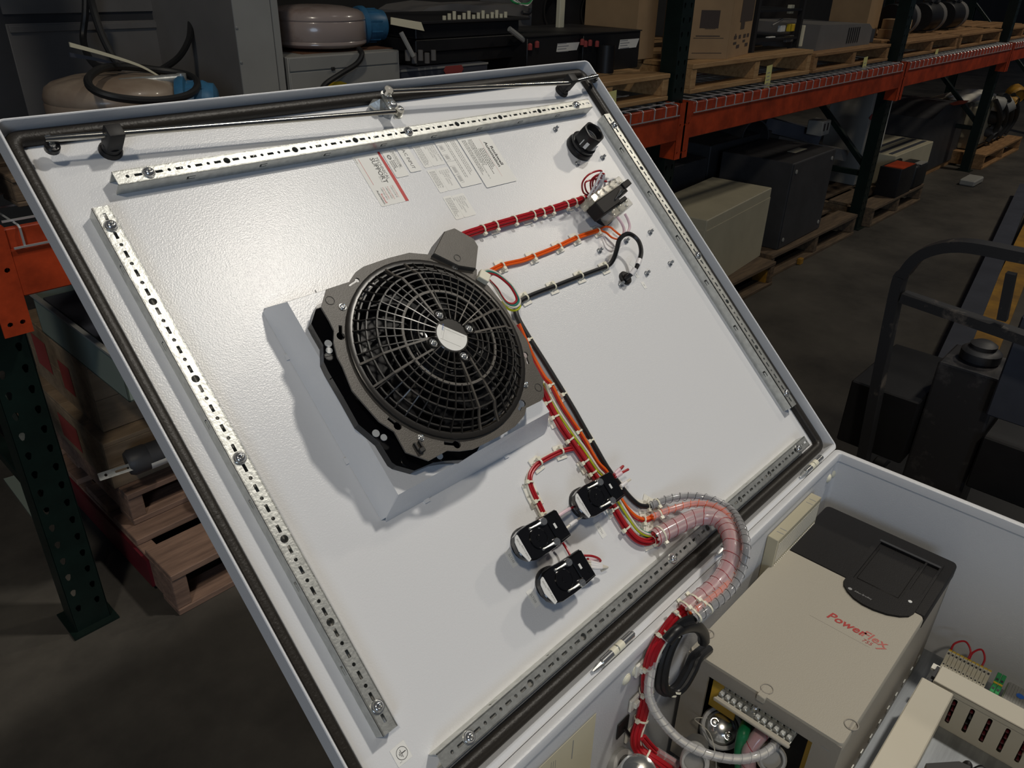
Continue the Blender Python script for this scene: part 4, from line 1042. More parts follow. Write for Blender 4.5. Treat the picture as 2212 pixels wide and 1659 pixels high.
for y0,y1 in ((.2035,.2285),(.183,.2005),(.1565,.180)):
    g = G(); g.box(1.194,1.206,y0,y1,DZ1-.017,DZ1-.0165); g.box(1.2055,1.206,y0,y1,DZ1-.017,DZ1+.003); g.box(1.194,1.206,y0-.0006,y0,DZ1-.017,DZ1+.0005); P(bz, 'socket', g, 'black_gloss')
g = G(); g.box(1.2065,1.2115,.133,.232,DZ1+.0035,DZ1+.0042); P(bz, 'rim_strip', g, 'cabinet_dark')
g = G()
for k in range(4): g.box(1.165,1.190,.137+k*.0034,.1388+k*.0034,DZ1-.003,DZ1-.0022)
P(bz, 'status_window', g, 'cabinet_mid', kind='stuff')
g = G(); g.lathe([(.0030,0),(.0030,.0006),(0,.0010)], 12, 0, (1.092,.143,DZ1+.0035)); P(bz, 'status_lamp', g, 'paper_grey')
RY = lambda x, y: Matrix.Translation((x, y, 0)) @ Matrix.Rotation(-pi/2, 4, 'Z')
g = G(); g.M = RY(1.0525, .218); g.prism(circ(-.004,.0012,.0032,14,.0028), DZ1+.0036, DZ1+.0038, cap0=False, m=0)
lettering(g, [('Allen-Bradley', .003, 0, .0050, 0, 'LEFT', DZ1+.0038, 1.0)]); P(bz, 'maker_print', g, 'ink_grey', sm=0)
g = G(); SHR = Matrix.Identity(4); SHR[0][1] = .22
g.M = RY(.972, .2255) @ SHR
lettering(g, [('Power', 0, 0, .0215, 0, 'LEFT', DZ1+.0003, 1.0, 0, .022), ('Flex', .0520, 0, .0215, 0, 'LEFT', DZ1+.0003, 1.0, 1, .012)])
lettering(g, [('755', .0600, -.0098, .0098, 0, 'LEFT', DZ1+.0003, 1.0, 0)])
# tail of the large X
g.add([(.0880,.000,DZ1+.0003),(.0915,.000,DZ1+.0003),(.0830,-.0100,DZ1+.0003),(.0800,-.0100,DZ1+.0003)], [(3,2,1,0)], 1)
g.box(-.016,.075,-.0147,-.0145,DZ1+.0001,DZ1+.0002,m=2)
P(cover, 'logo_print', g, ['drive_red','drive_pink','drive_side'], sm=0)
for k in range(12):
    g = G(); xx = .80+k*.037; g.box(xx, xx+.010, DY0+.0005, DY0+.0022, DZ0+.02, DZ0+.032); P(drv, 'side_louver', g, 'zinc')
# terminal bracket in front of the opening
SHF = Matrix.Translation((-.0125, -.004, .0130))
tbk = T('terminal_bracket', 'row of zinc screw clamps on a beige bar across the lower end of the drive', 'terminal strip', (.74,.226,.6265))
g = G(); g.M = SHF; g.box(.7560,.7615,.174,.286,.6135,.6185,.0015); g.box(.7615,.7650,.176,.284,.6145,.6165); P(tbk, 'bar', g, 'drive_beige')
g = G(); g.M = SHF; g.box(.7615,.8060,.176,.284,.6130,.6145); g.box(.8045,.8060,.176,.284,.6130,.634); P(tbk, 'plate', g, 'zinc')
for k in range(12):
    y = .1805+k*.00905
    if k == 6:
        g = G(); g.M = SHF; hexdome(g, (.781, y, .6145), .0055, .009); P(tbk, 'screw', g, 'chrome'); continue
    for x in (.7665, .7830):
        g = G(); g.M = SHF; g.box(x, x+.0105, y-.0034, y+.0034, .6145, .6215, .0010); g.box(x+.001, x+.0095, y-.0035, y-.0034, .6150, .6200)
        P(tbk, 'clamp', g, 'zinc')
for k in (0, 3, 8, 11):
    g = G(); g.M = SHF; y = .1805+k*.00905; g.cyl((.795,y,.6146),(.795,y,.6230),.0018,n=8); P(tbk, 'pin', g, 'black_matte')
# vented box behind the drive, against the hinge wall
vb = T('vented_box', 'small pale box with perforated side behind the drive, against the hinge wall', 'box', (1.11,.344,.437))
vx0, vx1 = Z(1672,1164,.715).x, Z(1764,1069,.715).x
g = G(); g.box(vx0, vx1, .3355, .3545, .437, .715, .001); P(vb, 'housing', g, 'cabinet_beige')
g = G()
for k in range(34):
    x = vx0+.006+k*(vx1-vx0-.012)/33; g.box(x-.0010, x+.0010, .3350, .3356, .668, .706)
for k in range(30):
    x = vx0+.006+k*(vx1-vx0-.012)/29; g.box(x-.0012, x+.0014, .3345, .3356, .658, .6615)
P(vb, 'perforations', g, 'wire_white', kind='stuff')
g = G()
for k in (.13,.2,.80,.88): g.box(vx0+(vx1-vx0)*k-.0006, vx0+(vx1-vx0)*k+.0006, .337, .349, .7150, .7154)
P(vb, 'slot_marks', g, 'ink_grey', kind='stuff')
# wire ducts
def duct(name, label, x0, x1, y0, y1, axis, slots=()):
    t = T(name, label, 'wire duct', ((x0+x1)/2,(y0+y1)/2,.436))
    g = G()
    g.box(x0+.001,x1-.001,y0+.001,y1-.001,.4362,.438)
    if axis == 'x':
        g.box(x0,x1,y0+.001,y0+.0028,.4362,.512); g.box(x0,x1,y1-.0028,y1-.001,.4362,.512)
    else:
        g.box(x1-.0028,x1-.001,y0,y1,.4362,.512)
        g.M = Matrix(((0,0,-1,x0+.0028),(1,0,0,0),(0,1,0,0),(0,0,0,1)))
        g.prism([(y0,.4362),(y1,.4362),(y1,.5120),(y0,.5120)], 0, .0018, holes=[rrect(s-.0034,s+.0034,.4495,.5045,.003,3) for s in slots]); g.M = Matrix.Identity(4)
    P(t, 'trough', g, 'duct')
    g = G(); g.box(x0-.0004,x1+.0004,y0,y1,.5165,.520,.0012)
    if axis == 'x': g.box(x0,x1,y0-.0004,y0+.0008,.509,.5185); g.box(x0,x1,y1-.0008,y1+.0004,.509,.5185)
    else: g.box(x0-.0004,x0+.0008,y0,y1,.509,.5185); g.box(x1-.0008,x1+.0004,y0,y1,.509,.5185)
    P(t, 'lid', g, 'duct')
    return t
d1 = duct('wire_duct', 'cream wire duct running beside the drive, towards the picture bottom', .62, 1.112, .0455, .0925, 'x')
SL = [.0395-.0255*k for k in range(7)]
d2 = duct('wire_duct', 'cream slotted wire duct crossing the panel beside the terminal blocks', 1.118, 1.1595, -.24, .0775, 'y', SL)
for k, s in enumerate(SL[:5]):
    for j in range(4):
        g = G(); z = .455+j*.0125+.003*(k%2); y = s+(.0006 if j%2 else -.0006)
        g.tube([(1.145,y,z+.004),(1.130,y,z+.002),(1.1195,y,z)], .0024, 6); P(d2, 'wire', g, ['dark_red','cabinet_mid','dark_red','wire_black','dark_red','ink'][(k+j*2)%6 if (k*j)%3 else 0])  # dark_red: shade inside the duct is put into the wire colour
g = G(); g.box(1.1195,1.128,.0785,.0865,.500,.512,.001); g.box(1.130,1.158,.0785,.083,.437,.516); P(d2, 'end_clip', g, 'cabinet_dark')
g = G(); g.box(1.155,1.168,.079,.090,.505,.509); P(d2, 'bracket', g, 'tie_mount')
# terminal blocks
tb_ = T('terminal_block_row', 'row of beige terminal blocks with yellow markers beyond the slotted duct', 'terminal blocks', (1.208,.05,.436))
g = G(); g.box(1.175,1.240,-.06,.092,.4362,.440); g.box(1.19,1.225,-.12,.094,.440,.447); P(tb_, 'mounting_rail', g, 'zinc')
for k in range(11):
    y = .0815-k*.0062; g = G()
    g.prism([(1.186,.447),(1.232,.447),(1.236,.480),(1.2265,.498),(1.2145,.503),(1.2040,.503),(1.190,.490),(1.183,.478)], -y, -y+.0056, m=0) if False else None
    g.M = Matrix(((1,0,0,0),(0,0,-1,y),(0,1,0,0),(0,0,0,1)))
    g.prism([(1.183,.447),(1.238,.447),(1.2410,.478),(1.2365,.4945),(1.2260,.5000),(1.2130,.5010),(1.2085,.4925),(1.1920,.4900),(1.1850,.482)], 0, .0057, m=0)
    g.prism([(1.2262,.4996),(1.2330,.4962),(1.2336,.4974),(1.2268,.5008)], .0003, .0054, m=1)
    g.M = Matrix.Identity(4)
    g.box(1.2155,1.2200,y-.0044,y-.0014,.5008,.5013,m=2); g.box(1.1975,1.2000,y-.0042,y-.0016,.4911,.4917,m=2)
    P(tb_, 'terminal_block', g, ['terminal_beige','yellow_mark','ink'], sm=15)
for k in range(2):
    g = G(); y = .006-k*.007; g.box(1.183,1.236,y-.0064,y,.447,.500,.001,m=0); g.box(1.205,1.209,y-.0064,y,.5,.5008,m=1); g.box(1.214,1.219,y-.005,y-.0015,.5,.5006,m=2); g.box(1.190,1.195,y-.005,y-.0015,.5,.5006,m=2)
    P(tb_, 'ground_terminal', g, ['terminal_green','yellow_mark','ink'], sm=15)
for k, (ya, yb) in enumerate(((.078,.052),(.049,.030))):
    g = G(); m_ = (ya+yb)/2
    g.tube([(1.232,ya,.490),(1.243,ya,.505),(1.252,m_,.513),(1.243,yb,.505),(1.232,yb,.490)], .0017, 7, sub=8); P(tb_, 'jumper_wire', g, 'wire_red')
for k, y in enumerate((.077,.070,.040,.033,.026,.018,.010)):
    g = G(); g.tube([(1.190,y,.480),(1.178,y-.001,.490),(1.166,y-.003,.478)], .0020, 6, sub=4); P(tb_, 'wire', g, 'wire_red' if k in (0,1,6) else 'wire_white')
io = T('io_module', 'grey ribbed module with a blue dot at the right frame edge', 'module', (1.195,-.045,.436))
g = G(); g.box(1.170,1.236,-.12,-.012,.4362,.492,.002); P(io, 'body', g, 'terminal_beige')
g = G(); g.box(1.172,1.234,-.12,-.014,.492,.4935)
for k in range(26): y = -.016-k*.004; g.box(1.185,1.232,y-.0012,y,.4935,.4943)
P(io, 'ribbed_face', g, 'cabinet_grey', kind='stuff')
g = G(); g.lathe([(.0058,.4946),(0,.4948)], 18, 0, (1.212,-.034,0)); P(io, 'blue_dot', g, 'blue_dot', label='blue dot')
for k in range(4):
    g = G(); y = -.012-k*.009; g.box(1.163,1.171,y-.008,y,.4362,.482,.001); g.lathe([(.0022,.482),(.0022,.4825),(0,.4825)], 10, 0, (1.167,y-.004,0), ); P(io, 'terminal', g, 'cabinet_grey')
bp = T('black_connector', 'black plug body with thin wires at the bottom right, in front of the duct', 'connector', (.93,.0,.53))
g = G(); q0 = Vector((.935,.012,.555)); g.prism([(.912,.0345),(.948,.0020),(.951,-.012),(.905,-.02),(.88,.02)][::-1], .437, .562); P(bp, 'housing', g, 'black_matte', sm=15)
g = G(); g.dome((.957,-.0085,.548), .0075, .014, 12, 4); g.cyl((.957,-.0085,.437),(.957,-.0085,.548),.0075,n=12); P(bp, 'knob', g, 'black_matte')
for k in range(3):
    g = G(); g.tube([(.955,-.012,.545),(.962,-.022,.556+.003*k),(.960,-.034,.55+.004*k),(.950,-.045,.545)], .0012, 6, sub=6); P(bp, 'wire', g, ('wire_white','zinc','wire_black')[k])
bs = T('bus_bar_bracket', 'pale folded strip standing on the back panel under the black cable coil', 'bracket', (.70,.30,.437))
q1, q2, q3, q4 = Z(1470,1515,.437), Z(1480,1540,.437), Z(1400,1610,.437), Z(1388,1590,.437)
g = G(); g.prism([(q1.x,q1.y),(q2.x,q2.y),(q3.x,q3.y),(q4.x,q4.y)][::-1], .4362, .4445); 
S_ = P(bs, 'strip', g, 'box_paint', sm=0)
# conduit fittings and cables at the drive terminals
cf = T('conduit_coupling', 'grey conduit coupling with a chrome domed lug in front of the drive opening', 'coupling', (.765,.275,.437))
A_ = Vector((-.52,-.30,.80)).normalized()
def axisM(c, a):
    z = a.normalized(); x = Vector((0,1,0)).cross(z).normalized(); y = z.cross(x)
    M = Matrix.Identity(4)
    for i in range(3): M[i][0] = x[i]; M[i][1] = y[i]; M[i][2] = z[i]; M[i][3] = c[i]
    return M
g = G(); g.M = axisM(Vector((.785,.276,.535)), A_)
g.lathe([(.026,-.06),(.026,-.012),(.0305,-.012),(.0305,-.004),(.0275,-.003),(.0275,-.001),(.0305,0),(.0305,.010),(.029,.012),(.0245,.012),(.0245,.004)], 32)
P(cf, 'ring', g, 'conduit_grey')
g = G(); g.M = axisM(Vector((.785,.276,.535)), A_)
g.lathe([(.0245,.003),(.0235,.008),(.0200,.014),(.0130,.0185),(.006,.020),(0,.0203)], 26); P(cf, 'chrome_lug', g, 'chrome')
for a_ in (1.6, 4.3):
    g = G(); g.M = axisM(Vector((.785,.276,.535)), A_); hexdome(g, (.013*math.cos(a_), .013*math.sin(a_), .018), .0052, .006); P(cf, 'screw', g, 'chrome')
g = G(); g.M = Matrix.Identity(4); q = Vector((.785,.276,.535)); g.tube([q+A_*.012+Vector((.0,.024,0)), q+Vector((-.030,.030,.02)), q+Vector((-.040,.0,.026)), q+Vector((-.050,-.02,.0)), q+Vector((-.055,-.03,-.04))], .0008, 5, sub=6); P(cf, 'thin_wire', g, 'wire_white')
for nm, lb, c0, a, r, L in (('conduit_fitting','grey conduit end at the bottom of the frame, left of the chrome lug', Z(1500,1648,.58), Vector((-.6,-.25,.5)), .0185, .09), ('conduit_fitting','grey threaded conduit fitting under the terminal strip at the bottom', Z(1668,1640,.575), Vector((-.55,-.35,.55)), .0190, .10)):
    t = T(nm, lb, 'coupling', c0-a.normalized()*L); M_ = axisM(c0, a)
    g = G(); g.M = M_; g.lathe([(r*.92,-L),(r*.92,-.02),(r,-.02),(r,0),(r*.9,.002),(r*.75,.002),(r*.75,-.01),(0,-.01)], 26); P(t, 'sleeve', g, 'conduit_grey')
    for k in range(3): g = G(); g.M = M_; g.lathe([(r*1.005,-.016+k*.006),(r*1.06,-.0145+k*.006),(r*1.005,-.013+k*.006)], 26); P(t, 'rib', g, 'conduit_grey' if 'left' in lb else 'terminal_beige')
def cab(name, label, pts, r, m, extra=None):
    t = T(name, label, 'cable', pts[0]); g = G(); g.tube(pts, r, 10, sub=8); P(t, 'jacket', g, m)
    return t
cab('green_cable', 'bright green cable coming out of the drive opening', [X(1622,1548,.80), Z(1607,1580,.60), Z(1600,1610,.575), Z(1598,1640,.55), Z(1602,1690,.50)], .0080, 'ground_green')
pk = [X(1690,1560,.80), Z(1655,1575,.605), Z(1628,1605,.59), Z(1617,1635,.57), Z(1618,1690,.52)]
wrap('wrapped_pink_cable', 'short pink wrapped cable beside the green cable at the drive opening', pk, .0105, [('wire_red',k*2*pi/3,.004,.0038) for k in range(3)], 'wrap_pink', 'wire_red', .030)
# things on the hinge wall
g = G(); c = Y(1345,1570,.3535); XMw = Matrix.Translation(c)
g.M = XMw; g.box(-.0125,.0125,-.0012,.0008,-.014,.014); bm_ = T('black_adhesive_mount', 'black square adhesive mount on the hinge wall, left of the red trunk', 'mount', c, ID, None)
P(bm_, 'pad', g, 'black_matte')
g = G(); g.tube([c+Vector((.003,-.001,-.004)), c+Vector((.008,-.008,-.018)), c+Vector((.016,-.012,-.030))], .0026, 7); P(bm_, 'stub_cable', g, 'wire_black')
g = G(); g.M = Matrix.Translation(Y(1240,1575,.3542)) @ Matrix.Rotation(pi/2, 4, 'X')
g.prism([(-.16,-.22),(.045,-.22),(.045,-.012),(-.16,-.004)], .0002, .0005, cap0=False)
g.cm = 1
for k in range(9):
    L = .05+.03*((k*7)%4); g.box(-.065+.004*k-.0003, -.065+.004*k+.0003, -.020-L*.5, -.020-.002*(k%3), .0006, .0007) if k != 5 else g.box(-.0005,.0010,-.055,-.020,.0006,.0007)
g.tube([(-.125+.009*k+.004*math.cos(k*1.3), -.045+.012*math.sin(k*1.3), .0007) for k in range(9)], .0005, 4, sub=6)
T('paper_sheet', 'sheet with faint handwriting taped to the hinge wall at the bottom', 'paper', Y(1240,1575,.3542), ID, None, g, ['tag_cream','ink_grey'], 0)
rg = T('cable_gland', 'chrome ring cable gland at the very bottom of the frame', 'cable gland', Z(1380,1680,.55))
g = G(); g.M = axisM(Z(1380,1672,.60), Vector((-.2,-.25,.8))); g.lathe([(.026,-.05),(.026,-.004),(.025,0),(.0225,.001),(.0215,-.003),(.0215,-.03),(0,-.03)], 30); P(rg, 'ring', g, 'chrome')
g = G(); g.M = axisM(Z(1348,1650,.55), Vector((-.1,-.8,.4))); g.lathe([(.020,-.03),(.020,.0),(.017,.002),(.013,.002),(.013,-.02)], 22); P(rg, 'side_gland', g, 'conduit_grey')
# skids under the enclosure
# ================================================================ pallet racking
def pallet(label, x0, x1, y0, y1, z0, z1, m, n=7, rot=0., group=None, under=True):
    t = T('wooden_pallet', label, 'pallet', ((x0+x1)/2, (y0+y1)/2, z0), ID, group)
    h = z1-z0; bt = min(.019, h*.17)
    src = None
    for x in (x0, (x0+x1)/2-.02, x1-.04):
        if src is None:
            g = G(); g.box(x, x+.04, y0+.004, y1-.004, z0+bt, z1-bt, .002); src = P(t, 'stringer', g, m, sm=0); sx = x
        else: copies(t, 'stringer', src, [(x-sx, 0, 0)])
    bw = (y1-y0)/n*.78; src = None
    for k in range(n):
        y = y0+(y1-y0-bw)*k/(n-1); j = random.uniform(-.006,.006)
        if src is None:
            g = G(); g.box(x0, x1, y, y+bw, z1-bt, z1, .002); src = P(t, 'deck_board', g, m, sm=0); sy = y
        else: copies(t, 'deck_board', src, [(j, y-sy, random.uniform(-.0012,.0006))])
    if under:
        src = None
        for k in (0, .5, 1):
            y = y0+(y1-y0-.09)*k
            if src is None: g = G(); g.box(x0, x1, y, y+.09, z0, z0+bt, .002); src = P(t, 'bottom_board', g, m, sm=0); sy = y
            else: copies(t, 'bottom_board', src, [(0, y-sy, 0)])
    if rot: t.rotation_euler.z = rot
    return t
RX = [.354+2.503*k for k in range(5)]; RYF, RYB = 1.744, 2.78
def post(t, x, y, front):
    g = G(); g.M = Matrix(((1,0,0,x),(0,0,-1,y),(0,1,0,0),(0,0,0,1)))
    n = 36 if front else 0
    for k in range(n):
        z = .072+k*.0508; hl = []
        for dx in (-.0225, .0225):
            hl.append([(dx-.0065,z+.006),(dx-.0045,z-.003),(dx-.0022,z-.0085),(dx+.0022,z-.0085),(dx+.0045,z-.003),(dx+.0065,z+.006),(dx+.0045,z+.0105),(dx,z+.0125),(dx-.0045,z+.0105)])
        g.prism([(-.041,z-.0254),(.041,z-.0254),(.041,z+.0254),(-.041,z+.0254)], -.0022, 0, holes=hl)
    if n: g.prism([(-.041,0),(.041,0),(.041,.0466),(-.041,.0466)], -.0022, 0)
    zt = .0466+n*.0508 if n else 0
    g.prism([(-.041,zt),(.041,zt),(.041,3.0),(-.041,3.0)], -.0022, 0)
    g.M = Matrix.Identity(4); s = 1 if front else -1
    for sx in (-1, 1):
        g.box(x+sx*.041-.0011, x+sx*.041+.0011, min(y,y+s*.070), max(y,y+s*.070), 0, 3.0); g.box(min(x+sx*.041,x+sx*.026), max(x+sx*.041,x+sx*.026), y+s*.068, y+s*.070, 0, 3.0)
    P(t, 'post', g, 'rack_green', sm=0)
for k, x in enumerate(RX):
    t = T('rack_upright', ['dark green perforated rack upright at the left, front post bright holed','dark green rack upright behind the top right corner of the door','dark green rack upright with a low diagonal brace, beyond the dark grey cabinets','dark green rack upright beside the engine, far along the rack','dark green rack upright at the far end, outside the frame'][k], 'rack upright', (x, (RYF+RYB)/2, 0))
    post(t, x, RYF, True); post(t, x, RYB, False)
    for a, b in (((1.79,.40),(2.74,1.27)), ((1.79,2.10),(2.74,1.32)), ((1.79,.36),(2.74,.36)), ((1.79,1.30),(2.74,1.30)) , ((1.79,2.16),(2.74,2.16))):
        if a[1] == 1.30: continue
        g = G(); p, q = Vector((x, a[0], a[1])), Vector((x, b[0], b[1])); d = (q-p); L = d.length
        g.M = Matrix.Translation(p) @ Matrix.Rotation(math.atan2(d.z, d.y), 4, 'X'); g.box(-.017,.017,0,L,-.017,.017,.003); P(t, 'brace', g, 'rack_green', sm=0)
    g = G(); g.box(x-.055,x+.055,RYF-.02,RYF+.10,0,.006); P(t, 'foot_plate', g, 'rack_green', sm=0)
for k in range(4):
    x0, x1 = RX[k]+.043, RX[k+1]-.043
    for y, nm in ((RYF-.046, 'front'), (RYB, 'rear')):
        lb = {('front',0):'orange rack beam in front of the left bay, mostly behind the door',('front',1):'orange rack beam across the second bay, under two pallets with yellow tags',('front',2):'orange rack beam across the third bay, towards the right edge',('front',3):'far orange rack beam at the right edge of the picture'}.get((nm,k), 'rear orange rack beam of bay %s from the left, deep in shadow' % ('one','two','three','four')[k])
        t = T('rack_beam', lb, 'rack beam', ((x0+x1)/2, y, .905), ID, None)
        g = G(); g.box(x0, x1, y, y+.042, .905, 1.003, .003); g.box(x0, x1, y+.003, y+.020 if nm == 'front' else y+.042, 1.003, 1.043, .002); g.box(x0, x1, y, y+.045, 1.0005, 1.004)
        P(t, 'beam', g, 'rack_orange', sm=0)
        if nm == 'front':
            for xa, s in ((x0-.050, 1), (x1+.050, -1)):
                g = G(); lo, hi = sorted((xa, xa+s*.054))
                g.M = Matrix(((1,0,0,0),(0,0,-1,y+.002),(0,1,0,0),(0,0,0,1)))
                hl = [circ((lo+hi)/2+dx, z, .0055, 8) for z in (.855,.965) for dx in (-.011,.012)]
                g.prism([(lo,.83),(hi,.83),(hi,1.05),(lo,1.05)], 0, .004, holes=[h for h in hl]); g.M = Matrix.Identity(4)
                g.box(xa+s*.050 if s > 0 else xa-.054, xa+s*.054 if s > 0 else xa-.050, y, y+.07, .83, 1.05)
                P(t, 'connector', g, 'rack_orange', sm=0)
    # wire decking with waterfall front
    t = T('wire_deck', 'welded wire deck lying on the beams of bay %s from the left' % ('one','two','three','four')[k], 'wire deck', ((x0+x1)/2, 2.2, 1.043))
    r_ = .0027; N = 31; src = None; yf = RYF-.050
    for j in range(N):
        x = x0+.03+(x1-x0-.06)*j/(N-1)
        if src is None:
            g = G(); g.tube([(x, yf, 1.004), (x, yf, 1.043), (x, yf+.006, 1.0475), (x, RYB+.03, 1.0475)], r_, 4); src = P(t, 'long_wire', g, 'wire_deck', sm=0); sx = x
        else: copies(t, 'long_wire', src, [(x-sx, 0, 0)])
    src = None
    for j, (y, z) in enumerate([(yf-.002,1.006)]+[(yf+.03+.11*i,1.052) for i in range(10)]):
        g = G(); g.tube([(x0+.01, y, z), (x1-.01, y, z)], r_, 4); P(t, 'cross_wire', g, 'wire_deck', sm=0)
ZS = 1.056
# ---------------------------------------------------------------- pallets and tags
pl0 = pallet('dark pallet under the round tank at the far left of the rack shelf', .46, 1.05, 1.79, 2.7, ZS, 1.115, 'wood_old', 6)
pallet('light wooden pallet under the two black boxes, at the top right corner of the door', 2.02, 2.80, 1.752, 2.72, ZS, 1.156, 'wood_light', 7)
pallet('light wooden pallet under the tall cardboard box on the rack shelf', 3.02, 4.17, 1.785, 2.74, ZS, 1.172, 'wood_light', 7)
pallet('darker wooden pallet under the grey vented cabinet on the rack shelf', 4.215, 5.27, 1.785, 2.74, ZS, 1.150, 'wood', 7)
pallet('wooden pallet under small boxes and black drums in the third bay of the shelf', 5.50, 6.62, 1.785, 2.74, ZS, 1.150, 'wood', 7)
pallet('plain wooden pallet at the right end of the third shelf bay', 6.68, 7.75, 1.785, 2.74, ZS, 1.150, 'wood', 7)
pallet('far wooden pallet on the shelf at the right picture edge', 7.95, 9.0, 1.785, 2.74, ZS, 1.150, 'wood', 7)
g = G(); g.box(2.40,2.76,2.30,2.66,1.158,1.225,.003); T('wooden_block', 'wooden block standing behind the second black box on the pallet', 'wooden block', (2.58,2.48,1.158), ID, None, g, 'wood_light', 0)
def tag(px, y, w_, h_, lb, m='tag_yellow', ang=.06):
    c = Y(px[0], px[1], y); g = G(); g.M = Matrix.Translation(c) @ Matrix.Rotation(pi/2, 4, 'X') @ Matrix.Rotation(ang, 4, 'Z')
    g.prism([(-w_/2,-h_),(w_/2,-h_),(w_/2,0),(-w_/2,0)], 0, .0008); g.cm = 1
    for k in range(4): g.box(-w_*.28, w_*.26-.004*(k%2), -h_*(.30+.15*k)-.004, -h_*(.30+.15*k), .0008, .0010)
    return T('paper_tag', lb, 'tag', c, ID, None, g, [m,'ink_grey'], 0)
tag((1663,141), 1.776, .055, .105, 'yellow paper tag hanging on the pallet under the tall cardboard box')
tag((1871,123), 1.776, .055, .105, 'yellow paper tag hanging on the darker pallet under the vented cabinet')
tag((2025,106), 1.776, .055, .105, 'yellow paper tag hanging on the pallet under the small boxes')
tag((2177,92), 1.776, .05, .10, 'yellow paper tag on the far right shelf pallet')
tag((1321,197), 1.743, .060, .090, 'yellow paper tag on the light pallet at the door corner')
# ---------------------------------------------------------------- shelf, left bay
def ctrans(c, a, az): return Matrix.Translation(c) @ Matrix.Rotation(az, 4, 'Z') @ Matrix.Rotation(a, 4, 'X')
def tankm(name, label, c, r, h, m, motor_dir, tilt=(0,0), cap=True):
    t = T(name, label, 'tank', c); M_ = ctrans(Vector(c), tilt[0], tilt[1])
    g = G(); g.M = M_
    g.lathe([(0,0),(r*.90,0),(r*.97,h*.06),(r,h*.10),(r,h*.16),(r*.985,h*.19),(r,h*.22),(r*1.0,h*.70),(r*.985,h*.73),(r,h*.77),(r*.99,h*.84),(r*.95,h*.95),(r*.86,h*1.02),(r*.60,h*1.10),(r*.35,h*1.13),(0,h*1.13)], 44); P(t, 'shell', g, m)
    g = G(); g.M = M_ @ Matrix.Rotation(motor_dir, 4, 'Z')
    g.M = g.M @ Matrix.Translation((r*.93,0,h*.52)) @ Matrix.Rotation(pi/2, 4, 'Y')
    R_ = h*.50
    g.lathe([(0,0),(R_*1.1,0),(R_*1.15,.008),(R_*1.15,.02),(R_*.98,.024),(R_*.98,.065),(R_*.92,.072),(R_*.9,.085),(R_*.7,.092),(0,.092)], 26)
    for k in range(10): a = 2*pi*k/10; g.box(R_*.97*math.cos(a)-.002, R_*.97*math.cos(a)+.002, R_*.97*math.sin(a)-.002, R_*1.04*math.sin(a)+.002, .026, .064)
    P(t, 'motor', g, 'motor_blue', label='blue motor')
    return t
tk = tankm('round_tank', 'low beige round tank with a blue motor and a black hose lying on it', (.775,2.0,1.1155), .150, .135, 'tank_beige', -.55)
g = G(); a, b = Y(240,183,1.93), Y(393,170,1.93); g.tube([a, a.lerp(b,.12), b], [.006,.012,.012], 10); g.cyl(b+Vector((0,0,.012)), b-Vector((0,0,.05)), .011, n=10); g.cyl(a+Vector((0,0,.004)), a-Vector((0,0,.014)), .014, n=10); P(tk, 'lever_handle', g, 'zinc')
hz = [Y(115,-60,2.25), Y(196,0,2.1), Y(212,60,1.98), Y(235,105,1.92), Y(255,138,1.89)]
hs = T('black_hose', 'black hose coiled in an oval on top of the beige tank', 'hose', Y(255,140,1.88))
g = G(); g.tube([Y(258,143,1.98), Y(215,150,1.92), Y(190,172,1.85), Y(205,196,1.80), Y(260,212,1.77), Y(340,217,1.77), Y(405,206,1.81), Y(427,183,1.88), Y(405,162,1.95), Y(330,150,2.0)], .0085, 9, sub=8, closed=True); P(hs, 'coil', g, 'rubber')
g = G(); g.tube([Y(190,-30,2.1), Y(202,20,2.05), Y(220,75,2.02), Y(245,125,1.99), Y(258,143,1.98)], .0085, 9, sub=6); P(hs, 'riser', g, 'rubber')
g = G(); g.tube([Y(185,-30,2.3), Y(184,30,2.29), Y(180,90,2.28), Y(205,140,2.1), Y(258,146,2.0)], .0085, 9, sub=6); P(hs, 'back_riser', g, 'rubber')
g = G(); g.tube([Y(412,45,2.2), Y(408,85,2.15), Y(385,125,2.1), Y(340,156,2.0)], .008, 9, sub=6); P(hs, 'right_riser', g, 'rubber')
for k, (pts, m, lb) in enumerate((([Y(345,165,1.95), Y(300,140,1.95), Y(225,115,1.95), Y(150,94,1.95)], 'tag_cream', 'yellow flexible strip sticking up to the left over the tank'), ([Y(255,140,1.97), Y(215,128,1.97), Y(150,116,1.97)], 'steel_blue', 'grey blue flexible strip below the yellow one over the tank'))):
    g = G(); sp = spline(pts, 6); L_ = []
    for i, p in enumerate(sp): 
        h_ = .003+.004*i/len(sp); L_.append([p+Vector((0,-.003,h_*.4)), p+Vector((0,.003,h_*.4)), p+Vector((0,.003,-h_)), p+Vector((0,-.003,-h_))])
    g.loft(L_, cap=True); T('flexible_strip', lb, 'strip', pts[0], ID, None, g, m, 30)
tw = T('grey_cabinet', 'tall pale grey steel cabinet standing on the shelf left of the second tank', 'cabinet', (1.14,2.2,ZS))
g = G(); g.box(1.082, 1.207, 1.953, 2.50, ZS, 2.3, .002); P(tw, 'body', g, 'cabinet_mid')
g = G(); g.box(1.0805, 1.1865, 1.9495, 1.9530, ZS+.002, 2.298, .001); P(tw, 'front_panel', g, 'cabinet_grey')
g = G(); g.box(1.1885, 1.2085, 1.9498, 1.9530, ZS+.002, 2.298, .001); P(tw, 'edge_strip', g, 'cabinet_grey')
for z in (1.28, 1.36): g = G(); g.M = Matrix.Translation((1.0845,1.949,z)) @ Matrix.Rotation(pi/2,4,'X'); g.dome((0,0,0),.004,.003,8,2); P(tw, 'rivet', g, 'zinc')
bk_ = T('back_cabinet', 'dark grey two door steel cabinet at the back of the left shelf bay', 'cabinet', (.95,2.6,ZS))
